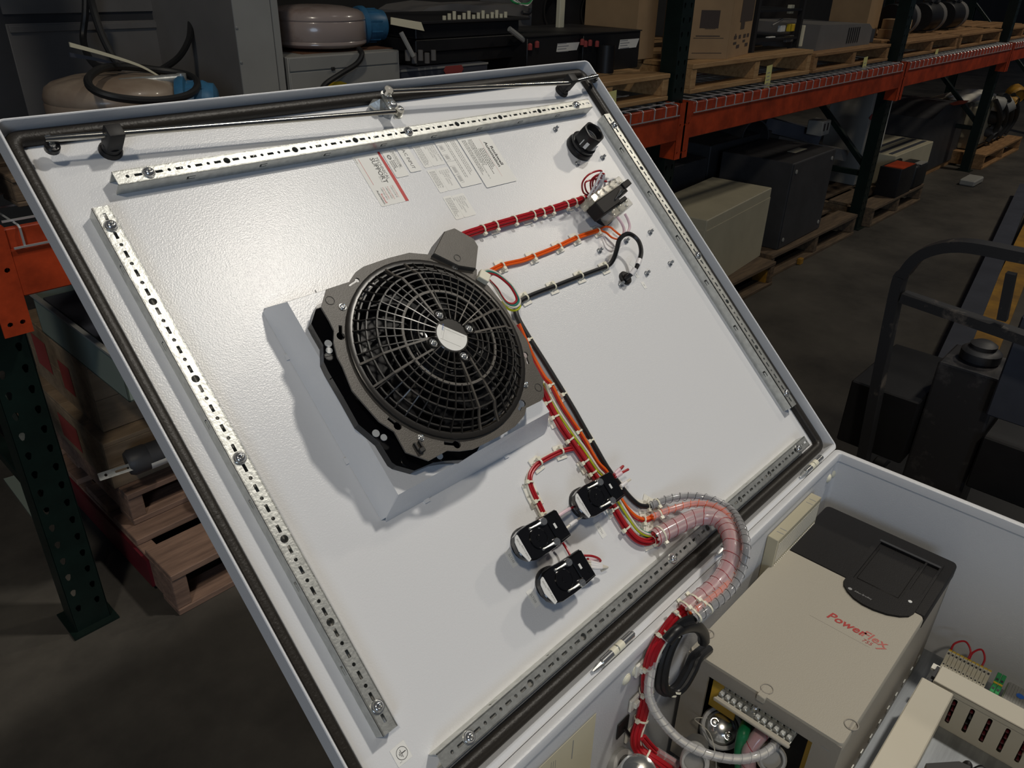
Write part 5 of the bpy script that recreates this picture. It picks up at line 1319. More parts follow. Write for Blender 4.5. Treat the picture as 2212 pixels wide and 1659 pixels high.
g = G(); g.box(.56,1.28,2.402,2.76,ZS,2.2); P(bk_, 'body', g, 'cabinet_dark')
g = G(); g.box(.70,1.195,2.3965,2.402,ZS+.02,1.352,.001); P(bk_, 'lower_door', g, 'cabinet_mid')
g = G(); g.box(.70,1.195,2.3965,2.402,1.374,2.18,.001); P(bk_, 'upper_door', g, 'cabinet_mid')
g = G(); g.box(.705,1.19,2.390,2.3965,1.332,1.348,.001); P(bk_, 'door_lip', g, 'cabinet_mid')
for k, (x, r) in enumerate(((1.16,.016),(1.195,.011))):
    g = G(); g.cyl((x+.03,2.28,ZS),(x-.0,2.28,2.1), r, n=12); T('conduit_pipe', ('pale vertical conduit pipe beside the tall grey cabinet','thinner vertical conduit pipe beside the tall grey cabinet')[k], 'pipe', (x,2.28,ZS), ID, None, g, 'cabinet_grey')
c2 = T('grey_control_box', 'pale grey control box under the second round tank', 'control box', (1.41,2.15,ZS))
g = G(); g.box(1.222,1.605,1.953,2.36,ZS,1.283,.002); P(c2, 'housing', g, 'cabinet_grey')
g = G(); g.box(1.224,1.596,1.949,1.953,1.248,1.281,.001); P(c2, 'upper_strip', g, 'cabinet_grey')
g = G(); g.box(1.224,1.596,1.949,1.953,ZS+.003,1.2445,.001); P(c2, 'door', g, 'cabinet_grey')
g = G(); g.box(1.355,1.365,1.943,1.949,1.243,1.252,.001); P(c2, 'latch', g, 'black_matte')
g = G(); g.add([Y(700,187,1.947),Y(745,184,1.947),Y(750,180,1.947),Y(735,175,1.947),Y(715,178,1.947)], [(0,1,2,3,4)]); P(c2, 'yellow_mark', g, 'yellow_mark', sm=0)
g = G(); g.box(1.3,1.62,2.0,2.33,1.283,1.2842); P(c2, 'rusty_top', g, 'rust')
tankm('round_tank', 'glossy mauve round tank with rust stain and blue motor on the grey control box', (1.435,2.12,1.292), .143, .095, 'tank_mauve', -.15, (.0,0))
g = G(); g.tube([Y(775,105,1.96), Y(782,118,1.93), Y(770,138,1.93), Y(735,160,1.93), Y(700,185,1.92), Y(690,215,1.92)], .0075, 9, sub=7); T('black_hose', 'black hose bending down in front of the grey control box', 'hose', Y(775,105,1.93), ID, None, g, 'rubber')
rb = T('grey_case', 'grey steel case with a red arrow label below the black transformer', 'case', (1.9,2.2,ZS))
g = G(); g.box(1.625,2.02,1.99,2.50,ZS,1.222,.002); P(rb, 'body', g, 'steel_blue')
g = G(); g.box(1.625,2.02,1.987,1.990,1.216,1.222); P(rb, 'top_edge', g, 'cabinet_grey')
g = G(); a, b = Y(958,148,1.985), Y(1001,152,1.985); c = (a+b)/2; hw = (b.x-a.x)/2
g.M = Matrix.Translation(c) @ Matrix.Rotation(pi/2,4,'X'); g.prism([(-hw,0),(-hw*.8,.012),(-hw*.8,.007),(hw*.8,.007),(hw*.8,.012),(hw,0),(hw*.8,-.012),(hw*.8,-.007),(-hw*.8,-.007),(-hw*.8,-.012)][::-1], 0, .001, cap0=False)
g.box(-hw*.8,hw*.8,-.012,.012,-.0004,.0006); P(rb, 'arrow_label', g, 'stamp_red', sm=0, label='red double arrow label')
tr = T('transformer', 'big black laminated transformer with terminals behind the upper edge of the door', 'transformer', (1.98,2.15,ZS))
for z0, z1, e in ((1.225,1.262,.0),(1.264,1.30,.008),(1.302,1.345,0.)):
    g = G(); g.box(1.73-e,2.205+e,2.02-e,2.40,z0,z1,.002); P(tr, 'core_plate', g, 'cabinet_black', sm=0)
g = G(); g.box(1.70,2.24,2.0,2.42,1.346,1.354,.001); P(tr, 'top_frame', g, 'black_matte')
for k in range(14):
    g = G(); x = 1.86+.022*k; g.cyl((x,2.03,1.354),(x,2.03,1.366+.006*(k%3)), .006, n=8); P(tr, 'terminal_stud', g, 'tag_cream')
g = G(); p = Y(866,70,1.95); q = Y(893,122,1.93); g.tube([p, q], .007, 8); P(tr, 'terminal_bar', g, 'cabinet_grey')
g = G(); p = Y(1100,62,1.98); q = Y(1133,88,1.97); g.tube([p, p.lerp(q,.5), q], .009, 8); P(tr, 'resistor', g, 'cabinet_grey')
for k in range(5):
    g = G(); p = Y(880+14*k,108+(k%2)*6,1.96); g.cyl(p, p+Vector((0,0,-.03)), .008, n=8); P(tr, 'bushing', g, 'cabinet_mid')
g = G(); pts = [Y(845,37,1.99), Y(910,48,1.99), Y(917,67,1.985), Y(845,53,1.985)]; g.add(pts+[p+Vector((0,.003,0)) for p in pts], [(3,2,1,0),(4,5,6,7),(0,1,5,4),(2,3,7,6)]); T('paper_label', 'cream paper label strip hanging at the blue motor', 'label', pts[0], ID, None, g, 'tag_cream', 0)
mc = T('grey_machine', 'dull grey machine with a rounded top and coloured wires at the upper frame edge', 'machine', (2.36,2.45,ZS))
g = G(); g.M = Matrix(((1,0,0,0),(0,0,-1,2.42),(0,1,0,0),(0,0,0,1)))
g.prism([(2.10,ZS),(2.72,ZS),(2.72,1.44),(2.66,1.44),(2.66,1.372),(2.42,1.368),(2.27,1.378),(2.14,1.366),(2.10,1.35)], -.25, 0); P(mc, 'housing', g, 'cabinet_mid', sm=30)
for k, m in enumerate(('terminal_green','wire_white','zinc')):
    g = G(); g.tube([Y(1100+5*k,-5,2.35), Y(1112+6*k,6+k,2.34), Y(1140,8+k*2,2.34), Y(1152,-4,2.34)], .004, 6, sub=6); P(mc, 'wire', g, m)
g = G(); g.tube([Y(1128,27,2.39), Y(1143,28,2.39), Y(1146,18,2.39)], .008, 8, sub=5); P(mc, 'grab_handle', g, 'cabinet_dark')
def black_box(label, A, top, C, y, zb, lp, redx):
    t = T('black_equipment_box', label, 'equipment box', Vector((Y(*C,y).x, y+.15, zb)))
    a, c = Y(*A, y), Y(*C, y); zt = top
    g = G(); g.box(a.x, c.x, y, y+.36, zb, zt-.004, .002); P(t, 'body', g, 'cabinet_black')
    g = G(); g.box(a.x-.004, c.x+.004, y-.004, y+.364, zt-.004, zt); P(t, 'lid', g, 'black_matte')
    g = G(); q = [Y(*p, y-.0012) for p in lp]; g.add(q+[p+Vector((0,.001,0)) for p in q], [(3,2,1,0),(4,5,6,7)]); g.cm = 1
    cx, cz = (q[0].x+q[2].x)/2, (q[0].z+q[2].z)/2
    for k in range(4): g.box(cx-.06,cx-.06+.05+.012*(k%2),y-.0020,y-.0016,cz+.012-.009*k,cz+.0145-.009*k)
    P(t, 'paper_label', g, ['tag_white','ink_grey'], sm=0, label='white printed label')
    for px in redx:
        g = G(); p = Y(px[0], px[1], y-.010); g.cyl(p, p+Vector((0,0,-.016)), .008, n=8); g.dome(p,.008,.006,8,3); P(t, 'red_cap', g, 'stamp_red')
    return t
black_box('first black equipment box with a white label, left of its twin behind the door corner', (1140,70), 1.300, (1252,75), 1.95, 1.156, [(1202,112),(1246,108),(1252,91),(1205,94)], [(1160,92),(1145,97)])
black_box('second black equipment box with a white label and red caps, on the light pallet', (1262,65), 1.297, (1384,70), 1.95, 1.156, [(1336,106),(1374,102),(1381,83),(1340,86)], [(1258,87),(1265,91),(1275,89),(1290,91)])
g = G(); c = Y(1312,130,1.93); g.cyl((c.x-.02,1.925,1.157),(c.x-.02,1.925,1.255), .035, n=18); T('black_capacitor', 'dark cylindrical can standing in front of the second black box', 'can', (c.x-.02,1.925,1.157), ID, None, g, 'cabinet_black')
sp_ = T('speaker_panel', 'black panel with dark oval openings at the back of the shelf', 'panel', (3.0,2.6,ZS))
g = G(); g.M = Matrix(((1,0,0,0),(0,0,-1,2.55),(0,1,0,0),(0,0,0,1)))
g.prism([(2.78,ZS),(3.75,ZS),(3.75,2.0),(2.78,2.0)], -.20, 0, holes=[circ(3.01,1.335,.060,18,.075), circ(3.28,1.325,.060,18,.075)]); P(sp_, 'front', g, 'cabinet_black', sm=20)
for cx, cz in ((3.01,1.335),(3.28,1.325)):
    g = G(); g.M = Matrix.Translation((cx,2.55,cz)) @ Matrix.Rotation(pi/2,4,'X'); g.lathe([(.066,-.002),(.066,.004),(.058,.004),(.054,-.03),(0,-.05)], 24, 0, (0,0,0), sy=1.25); P(sp_, 'opening_ring', g, 'black_matte')
g = G(); a, b = Y(1214,-40,2.2), Y(1210,70,2.2); g.cyl((a.x,2.2,1.11),(a.x+.03,2.2,1.9), .0145, n=10) if False else g.box(a.x-.016,a.x+.016,2.19,2.21,1.157,1.9,.002); T('wooden_batten', 'pale upright wooden batten behind the black boxes', 'batten', (a.x,2.2,1.157), ID, None, g, 'tag_cream', 0)
# ---------------------------------------------------------------- shelf, second bay
cb = T('cardboard_box', 'tall brown cardboard box with printed symbols on the light pallet', 'cardboard box', (3.4,1.95,1.1725))
E0, E1, E2 = Vector((3.075,1.985,0)), Vector((3.345,1.815,0)), Vector((3.665,1.885,0)); E3 = E0+(E2-E1)
g = G(); bx = [E0,E1,E2,E3]; g.prism([(p.x,p.y) for p in bx], 1.1725, 1.72); P(cb, 'carton', g, 'cardboard', sm=0)
def face(Ea, Eb, quads, name, m, off=.0012):
    g = G(); d = (Eb-Ea); L = d.length; d.normalize(); n = Vector((d.y,-d.x,0))
    for u0,u1,z0,z1 in quads:
        q = [Ea+d*(u0*L)+n*off+Vector((0,0,z0)), Ea+d*(u1*L)+n*off+Vector((0,0,z0)), Ea+d*(u1*L)+n*off+Vector((0,0,z1)), Ea+d*(u0*L)+n*off+Vector((0,0,z1))]
        g.add(q, [(0,1,2,3)])
    return g
g = face(E0,E1,[(.52,.80,1.295,1.365),(.60,.76,1.292,1.294),(.48,.84,1.262,1.266),(.45,.9,1.195,1.1975),(.45,.9,1.255,1.257)], '', ''); P(cb, 'front_print', g, 'card_print', sm=0)
g = face(E1,E2,[(.36,.96,1.315,1.50),(.42,.60,1.285,1.315),(.18,.30,1.248,1.262),(.22,.26,1.262,1.270),(.40,.50,1.247,1.262),(.18,.32,1.226,1.236),(.62,.74,1.247,1.262),(.80,.90,1.247,1.262),(.62,.74,1.228,1.238),(.34,.48,1.208,1.222),(.76,.90,1.208,1.222)], '', ''); P(cb, 'side_print', g, 'card_print', sm=0)
g = face(E0,E1,[(.985,1.0,1.1725,1.72)], '', '', .002); P(cb, 'edge_tape', g, 'cardboard', sm=0)
g = G(); g.box(2.93,3.07,2.02,2.3,1.1725,1.62,.002); T('cardboard_box', 'narrow brown cardboard box half hidden behind the dark rack upright', 'cardboard box', (3.0,2.15,1.1725), ID, None, g, 'cardboard', 0)
er = T('equipment_frame', 'open black equipment frame with small white and yellow parts beside the cardboard box', 'equipment frame', (3.98,2.1,1.1725))
for (x, y) in ((3.72,1.90),(4.20,1.90),(3.72,2.35),(4.20,2.35)):
    g = G(); g.box(x-.012,x+.012,y-.012,y+.012,1.1725,1.72); P(er, 'corner_post', g, 'black_matte', sm=0)
for z in (1.215,1.345):
    g = G(); g.box(3.71,4.21,1.89,2.36,z,z+.010); P(er, 'tray', g, 'cabinet_black', sm=0)
g = G(); g.box(3.76,4.17,2.2,2.34,1.2255,1.335); P(er, 'module', g, 'cabinet_black', sm=0)
for (px, y, w_, h_, m) in (((1692,62),1.93,.05,.03,'bag_white'),((1712,60),1.93,.06,.035,'yellow_mark'),((1712,20),1.93,.04,.04,'tag_cream'),((1668,83),1.93,.07,.016,'bag_white'),((1708,84),1.93,.09,.03,'cabinet_mid'),((1735,78),1.88,.02,.10,'tag_cream')):
    c = Y(px[0],px[1],y); g = G(); g.box(c.x-w_/2,c.x+w_/2,y,y+.02,c.z-h_/2,c.z+h_/2,.002); P(er, 'small_part', g, m, sm=0)
g = G(); g.tube([Y(1668,55,1.92), Y(1680,48,1.92), Y(1690,42,1.92)], .006, 6); P(er, 'cable', g, 'cabinet_mid')
gv = T('vented_cabinet', 'grey steel cabinet with black louvers lying on the darker pallet', 'cabinet', (4.85,2.1,1.1505))
xa, xb = Y(1765,100,1.86).x, Y(1875,105,1.86).x
g = G(); g.M = Matrix(((1,0,0,0),(0,0,-1,1.86),(0,1,0,0),(0,0,0,1)))
g.prism([(xa-.02,1.1505),(xb,1.1505),(xb,1.235),(xb-.06,1.262),(xa,1.275)], -.5, 0); P(gv, 'housing', g, 'cabinet_mid', sm=0)
for k in range(6):
    g = G(); x = Y(1829,85,1.86).x+k*.030; g.box(x,x+.011,1.8575,1.8605,1.170,1.250); P(gv, 'louver', g, 'black_matte', sm=0)
g = G(); g.box(xb+.004, 5.28, 1.90, 2.4, 1.1505, 1.225,.002); T('grey_steel_case', 'low grey steel case right of the vented cabinet, by the upright', 'case', (5.1,2.1,1.1505), ID, None, g, 'cabinet_mid', 0)
g = G(); g.box(4.33,5.34,2.42,2.74,1.1505,1.75,.004); bq = T('black_cabinet', 'large black cabinet with a cream sticker behind the vented cabinet', 'cabinet', (4.8,2.55,1.1505)); P(bq, 'body', g, 'cabinet_black', sm=0)
c = Y(1943,9,2.418); g = G(); g.box(c.x-.05,c.x+.05,2.4165,2.42,c.z-.014,c.z+.014); P(bq, 'sticker', g, 'tag_cream', sm=0)
g = G(); g.box(4.22,4.45,2.45,2.7,1.1505,1.36,.002); T('wooden_block', 'weathered grey block standing left of the vented cabinet', 'wooden block', (4.33,2.55,1.1505), ID, None, g, 'wood_old', 0)
# third bay
g = G(); g.box(5.52,5.72,2.05,2.3,1.1505,1.40); T('cardboard_box', 'tall plain brown cardboard board behind the small cartons', 'cardboard box', (5.6,2.2,1.1505), ID, None, g, 'cardboard', 0)
for k, (z0, z1, xx) in enumerate(((1.1505,1.205,5.66),(1.206,1.262,5.70))):
    t = T('small_carton', ('lower of two small cartons with white labels on the third shelf bay','upper of two small cartons with white labels on the third shelf bay')[k], 'carton', (xx+.06,1.93,z0))
    g = G(); g.box(xx,xx+.14,1.88,2.02,z0,z1,.001); P(t, 'carton', g, 'cardboard', sm=0)
    g = G(); g.box(xx+.06,xx+.12,1.878,1.880,z0+.016,z0+.040); P(t, 'label', g, 'tag_white', sm=0)
for k, x in enumerate((6.05, 6.62, 7.15)):
    t = T('black_drum', ('first','second','third')[k]+' of three dark cable drums with grey rims on the far shelf, from the left', 'drum', (x,2.0,1.1505), ID, None)
    g = G(); g.M = Matrix.Translation((x,2.05,1.252)) @ Matrix.Rotation(pi/2,4,'Y'); g.lathe([(0,-.14),(.090,-.14),(.095,-.13),(.095,.10),(0,.10)], 26); P(t, 'drum', g, 'cabinet_black')
    g = G(); g.M = Matrix.Translation((x,2.05,1.252)) @ Matrix.Rotation(pi/2,4,'Y'); g.lathe([(.096,.10),(.101,.105),(.101,.16),(.096,.17),(.08,.17),(.08,.10)], 26); P(t, 'rim', g, 'cabinet_mid')
    g = G(); g.box(x+.02,x+.10,2.0,2.1,1.34,1.40,.01); g.tube([(x-.1,2.0,1.35),(x-.05,1.98,1.40),(x+.02,2.0,1.43)], .012, 6, sub=4); P(t, 'fitting', g, 'cabinet_dark')
g = G(); g.box(6.5,6.9,2.2,2.5,1.35,1.7); 
# ---------------------------------------------------------------- under the shelf, left bay
pallet('weathered pallet on the floor under the left crates, with pinkish boards', .52, 1.75, 1.62, 2.75, 0, .135, 'wood_pink', 6)
g = G(); g.box(.512,.520,1.75,2.70,.02,.11); T('red_painted_board', 'purplish red painted board along the left side of the floor pallet', 'board', (.516,2.2,.02), ID, None, g, 'dark_red', 0)
pallet('second pallet stacked on the weathered one, carrying the crates', .545, 1.70, 1.88, 2.74, .136, .238, 'wood_pink', 6)
def crate(label, x0, x1, y0, y1, z0, z1, stamps, strip):
    t = T('wooden_crate', label, 'crate', ((x0+x1)/2,(y0+y1)/2,z0))
    h = (z1-z0); n = 2
    for k in range(n):
        a, b = z0+h*k/n+.0005, z0+h*(k+1)/n-.0005
        g = G(); g.box(x0,x1,y0,y0+.014,a,b,.001); P(t, 'plank', g, 'crate_wood', sm=0)
        g = G(); g.box(x0,x0+.014,y0+.0142,y1-.0142,a,b,.001); P(t, 'plank', g, 'crate_wood', sm=0)
        g = G(); g.box(x1-.014,x1,y0+.0142,y1-.0142,a,b,.001); P(t, 'plank', g, 'crate_wood', sm=0)
        g = G(); g.box(x0,x1,y1-.014,y1,a,b,.001); P(t, 'plank', g, 'crate_wood', sm=0)
    for k in range(4):
        ya, yb = y0+(y1-y0)*k/4+.0006, y0+(y1-y0)*(k+1)/4-.0006
        g = G(); g.box(x0,x1,ya,yb,z1,z1+.012,.001); P(t, 'lid_board', g, 'crate_wood', sm=0)
    for ya, yb, za, zb in stamps:
        g = G(); g.add([(x0-.0012,ya,za),(x0-.0012,yb,za),(x0-.0012,yb,zb),(x0-.0012,ya,zb)], [(0,3,2,1)]); P(t, 'red_stamp', g, 'stamp_red', sm=0)
    for xa, xb, za, zb in strip:
        g = G(); g.add([(xa,y0-.0012,za),(xb,y0-.0012,za),(xb,y0-.0012,zb),(xa,y0-.0012,zb)], [(0,1,2,3)]); P(t, 'label_strip', g, 'tag_white', sm=0)
crate('upper wooden crate with red stamps and a white label strip, left of the door', .560, 1.30, 1.985, 2.46, .384, .575, [(2.30,2.41,.44,.54),(2.14,2.22,.43,.52)], [(.70,1.2,.462,.490)])
crate('lower wooden crate with a red stamp, left of the door', .535, 1.42, 1.93, 2.52, .2385, .3700, [(2.13,2.27,.26,.34)], [])
tray = T('plastic_tray', 'grey green translucent tray box lying on the upper crate', 'tray', (.95,2.0,.588))
g = G(); g.M = Matrix.Identity(4); g.box(.556,1.35,1.72,2.27,.588,.592)
for a in ((.556,.560,1.72,2.27),(1.346,1.35,1.72,2.27),(.556,1.35,1.72,1.724),(.556,1.35,2.266,2.27)): g.box(a[0],a[1],a[2],a[3],.588,.700)
P(tray, 'shell', g, 'glass_green', sm=0)
g = G()
for a in ((.548,.560,1.712,2.278),(1.346,1.358,1.712,2.278),(.556,1.35,1.712,1.724),(.556,1.35,2.266,2.278)): g.box(a[0],a[1],a[2],a[3],.700,.706)
P(tray, 'rim', g, 'cabinet_grey', sm=0)
g = G(); g.box(.575,1.33,1.74,2.25,.5925,.690); P(tray, 'dark_contents', g, 'steel_blue', sm=0)
sn = T('capped_device', 'dark capped device with a white label and slotted mounting strip on the pallet boards', 'device', Y(310,985,1.86))
c = Y(312,988,1.86); g = G(); A2 = Vector((.95,-.10,.05)).normalized()
g.M = axisM(c-A2*.045, A2); g.lathe([(0,-.002),(.030,0),(.036,.01),(.036,.05),(.034,.055),(.0,.056)], 22); P(sn, 'cap', g, 'cabinet_dark')
g = G(); g.M = axisM(c-A2*.045, A2); g.lathe([(.0365,.050),(.0365,.092),(.035,.094)], 22, a0=-1.5, a1=1.8); g.lathe([(.034,.05),(.034,.10),(0,.10)], 22, m=1); P(sn, 'label_band', g, ['tag_white','cabinet_dark'])
g = G(); p, q = Y(217,1030,1.84), Y(285,1008,1.84); d = (q-p); L = d.length
g.M = Matrix.Translation(p) @ Matrix.Rotation(math.atan2(d.z,d.x)*-1, 4, 'Y')
g.M = g.M @ Matrix.Rotation(pi/2-.6,4,'X'); g.prism(rrect(-.005,L+.005,-.010,.010,.002,2), 0, .003, holes=[rrect(L*.45,L*.9,-.003,.003,.002,2), circ(L*.16,0,.004,10)]); P(sn, 'mounting_strip', g, 'zinc', sm=0)
mt = T('dark_motor', 'dark grey round motor standing on the floor pallet beside the door edge', 'motor', (.79,1.80,.136))
g = G(); g.lathe([(0,0),(.070,0),(.074,.012),(.074,.16),(.066,.175),(.03,.18),(0,.18)], 26, 0, (.815,1.775,.136))
P(mt, 'case', g, 'cabinet_dark')
g = G(); g.box(.77,.86,1.70,1.716,.15,.20,.003); P(mt, 'terminal_cover', g, 'cabinet_dark')
g = G(); a = [Z(8,1035,.004), Z(50,1022,.004), Z(92,1120,.004), Z(80,1132,.004)]; g.prism([(p.x,p.y) for p in a][::-1] if True else a, 0.0005, .006); T('pale_board', 'pale board lying on the floor at the left behind the upright', 'board', a[0], ID, None, g, 'glass_green', 0)
# ---------------------------------------------------------------- under the shelf, second and third bay
pallet('low pallet under the beige cabinet on the floor', 2.98, 3.93, 1.66, 2.72, 0, .135, 'wood_old', 6, .0)
pallet('weathered floor pallet under the dark grey cabinets, front edge splintered', 4.00, 5.20, 1.715, 2.74, 0, .135, 'wood_old', 6)
g = G(); g.box(3.88,3.96,1.68,1.76,0,.09,.003); T('wooden_block', 'yellowish wooden block on the floor between two pallets', 'wooden block', (3.92,1.72,0), ID, None, g, 'beam_yellow', 0)
g = G(); c = Z(1727,570,.0); g.box(c.x-.02,c.x+.02,c.y-.012,c.y+.012,.0005,.035,.002); T('wood_chip', 'small yellow wood chip standing on the floor by the pallet', 'wood chip', (c.x,c.y,0), ID, None, g, 'beam_yellow', 0)
def rotbox(name, label, cat, c, sx, sy, sz, rot, m, parts=None, bev=.004):
    t = T(name, label, cat, c); g = G(); M_ = Matrix.Translation(Vector(c)) @ Matrix.Rotation(rot,4,'Z'); g.M = M_
    g.box(-sx/2,sx/2,-sy/2,sy/2,0,sz,bev); P(t, 'body', g, m, sm=0)
    if parts: parts(t, M_)
    return t
def bcab(t, M_):
    g = G(); g.M = M_; g.box(-.399,.399,-.1725,-.170,.0,.325,.001); P(t, 'door', g, 'cabinet_beige', sm=0)
    g = G(); g.M = M_; g.box(-.402,-.40,-.165,.165,.0,.325,.001); P(t, 'side_panel', g, 'cabinet_beige', sm=0)
rotbox('beige_cabinet', 'beige steel cabinet on a low pallet under the rack', 'cabinet', (3.535,1.90,.136), .80, .34, .375, .10, 'cabinet_beige', bcab)
def dcab(t, M_):
    g = G(); g.M = M_; g.box(-.29,.29,-.214,-.210,.005,.475,.001); P(t, 'door', g, 'cabinet_dark', sm=0)
    for x, z in ((-.25,.43),(.25,.43),(-.25,.05),(.25,.05)):
        g = G(); g.M = M_ @ Matrix.Translation((x,-.214,z)) @ Matrix.Rotation(pi/2,4,'X'); g.lathe([(.012,0),(.011,.004),(0,.005)],12); P(t, 'door_clamp', g, 'cabinet_grey')
    g = G(); g.M = M_; g.box(-.02,.14,-.10,-.05,.480,.4812); P(t, 'top_sticker', g, 'tag_cream', sm=0)
rotbox('dark_cabinet', 'dark grey steel enclosure with four door clamps on the weathered floor pallet', 'cabinet', (4.40,1.965,.136), .60, .42, .48, .03, 'cabinet_dark', dcab)
rotbox('dark_cabinet', 'plain dark enclosure standing behind the beige cabinet', 'cabinet', (3.62,2.38,.136), .70, .40, .46, 0, 'cabinet_dark')
rotbox('dark_cabinet', 'dark enclosure right behind the clamp door enclosure, in shadow', 'cabinet', (4.45,2.46,.136), .75, .46, .50, 0, 'cabinet_dark')
def tubes(name, label, px, y, dz, r, m):
    a, b = Y(*px[0],y), Y(*px[1],y-.15); g = G(); g.cyl(a, b, r, n=16); T(name, label, 'pipe', a, ID, None, g, m)
g = G(); a, b = Y(1655,265,2.25), Y(1765,290,2.05); d = (b-a).normalized(); s = Vector((0,0,1)); n = d.cross(s).normalized()
def slab(a, b, w_, h_):
    d = (b-a).normalized(); n = Vector((-d.y,d.x,0)).normalized(); u = d.cross(n)*-1; g = G()
    if u.z < 0: u = -u
    g.add([a+n*w_,a-n*w_,a-n*w_-u*h_,a+n*w_-u*h_,b+n*w_,b-n*w_,b-n*w_-u*h_,b+n*w_-u*h_], [(0,1,2,3),(7,6,5,4),(0,4,5,1),(1,5,6,2),(2,6,7,3),(3,7,4,0)]); return g
T('long_steel_box', 'long dark steel box section lying on the enclosures under the shelf', 'steel section', a, ID, None, slab(Y(1650,250,2.35), Y(1768,280,2.10), .07, .085), 'steel_blue', 0)
T('long_steel_box', 'second grey section with a pale end lying below the long steel box', 'steel section', a, ID, None, slab(Y(1672,290,2.30), Y(1822,322,2.02), .06, .07), 'cabinet_mid', 0)
dk = T('round_duct', 'dark round duct lying open end forward under the shelf', 'duct', Y(1632,300,2.2))
g = G(); g.M = axisM(Y(1632,298,2.2), Vector((-.35,-.9,.1))); g.lathe([(.105,-.35),(.105,0),(.098,0),(.098,-.33),(0,-.33)], 26); P(dk, 'shell', g, 'cabinet_dark')
g = G(); c = Y(1785,275,2.0); g.box(c.x-.06,c.x+.06,2.0,2.1,c.z-.05,c.z+.04,.004); wu = T('white_unit', 'small pale unit with two slots near the low rack brace', 'unit', (c.x,2.05,c.z-.05)); P(wu, 'case', g, 'cabinet_grey')
for dx in (-.04,.01):
    g = G(); g.box(c.x+dx,c.x+dx+.018,1.9985,2.0,c.z-.02,c.z+.025); P(wu, 'slot', g, 'black_matte')
pallet('floor pallet in front of the cream unit beyond the braced upright', 5.44, 6.45, 1.70, 2.72, 0, .13, 'wood_old', 6)
def wb(t, M_): pass
a, b = Y(1868,298,2.05), Y(1912,298,2.05)
wbx = T('white_carton', 'white carton with a red oval print standing at the braced upright', 'carton', ((a.x+b.x)/2,2.1,.131))
g = G(); g.box(a.x,b.x-.25,2.05,2.35,.131,.80,.003); P(wbx, 'carton', g, 'cabinet_grey', sm=0)
g = G(); g.box(b.x-.247,b.x,2.06,2.34,.131,.85,.003); P(wbx, 'side_panel', g, 'tag_white', sm=0)
c = Y(1886,252,2.047); g = G(); g.M = Matrix.Translation(c) @ Matrix.Rotation(pi/2,4,'X'); g.prism(circ(0,0,.07,18,.022), 0, .001, cap0=False); P(wbx, 'red_oval', g, 'stamp_red', sm=0)
a, b = Y(1921,395,1.86), Y(1992,395,1.86)
cu = T('cream_unit', 'cream electrical unit with dark slot and striped top beyond the braced upright', 'unit', ((a.x+b.x)/2,2.0,.131))
zt = Y(1955,330,1.86).z
g = G(); g.box(a.x,b.x,1.86,2.25,.131,zt,.004); P(cu, 'case', g, 'cabinet_beige', sm=0)
for k in range(3): g = G(); g.box(a.x+.04,b.x-.04,1.90+.08*k,1.93+.08*k,zt,zt+.003); P(cu, 'top_stripe', g, 'steel_blue', sm=0)
c = Y(1939,349,1.858); g = G(); g.M = Matrix.Translation(c) @ Matrix.Rotation(pi/2,4,'X'); g.prism([(-.10,-.012),(.10,-.012),(.09,.008),(.04,.020),(-.04,.020),(-.09,.008)], 0, .002, cap0=False); P(cu, 'grip_slot', g, 'black_matte', sm=0)
c = Y(1989,360,1.858); g = G(); g.box(c.x-.03,c.x+.02,1.8575,1.8595,c.z-.05,c.z+.03); P(cu, 'print', g, 'steel_blue', sm=0)
for k, (px, w_, d_, h_, lb, m) in enumerate((((1935,400),.30,.16,.20,'black bin with an orange lid edge in front of the cream unit','cabinet_black'),((1962,410),.26,.16,.17,'black rounded case with a white strap in front of the cream unit','rubber'))):
    c = Y(px[0],px[1],1.76); t = T('black_bin' if k == 0 else 'black_case', lb, 'bin' if k == 0 else 'case', (c.x,1.78,.131)); g = G(); g.box(c.x-w_/2,c.x+w_/2,1.70,1.70+d_-.01,.131,.131+h_,.02 if k else .004, seg=3); P(t, 'body', g, m, sm=30)
    g = G(); g.box(c.x-w_*.45,c.x+w_*.4,1.70,1.70+d_*.8,.131+h_,.131+h_+.004) if k == 0 else g.box(c.x-w_*.25,c.x+w_*.3,1.70,1.75,.131+h_,.131+h_+.006); P(t, 'lid_edge' if k == 0 else 'strap', g, 'rack_orange' if k == 0 else 'cabinet_grey', sm=0)
a, b = Y(1990,370,1.95), Y(2060,360,1.95)
dh = T('dark_hood', 'tall dark hood with sloping rounded top and orange patch, far under the rack', 'hood', ((a.x+b.x)/2,2.1,0))
g = G(); g.M = Matrix(((1,0,0,0),(0,0,-1,1.95),(0,1,0,0),(0,0,0,1)))
P1 = [Y(*p,1.95) for p in [(1985,372),(2060,372),(2095,222),(2075,219),(2045,228),(2015,258),(1995,300)]]
P1[0].z = .05; P1[1].z = .05
g.prism([(p.x,p.z) for p in P1], -.5, 0); P(dh, 'shell', g, 'cabinet_dark', sm=30)
g = G(); g.M = Matrix(((1,0,0,0),(0,0,-1,1.95),(0,1,0,0),(0,0,0,1))); e1, e2 = P1[1], P1[2]; g.prism([(e1.x,e1.z),(e1.x+.14,e1.z),(e2.x+.12,e2.z-.01),(e2.x,e2.z)], -.5, .012); P(dh, 'edge_panel', g, 'cabinet_mid', sm=0)
g = G(); q = [Y(*p,1.93) for p in [(2050,224),(2072,217),(2094,217),(2085,224),(2060,228)]]; g.add(q, [(0,4,3,2,1)]); P(dh, 'orange_patch', g, 'rack_orange', sm=0)
g = G(); g.box(a.x+.1,a.x+1.0,1.96,2.4,0.001,.049); T('wooden_skid', 'wooden skid under the dark hood', 'skid', (a.x+.5,2.15,0), ID, None, g, 'wood', 0)
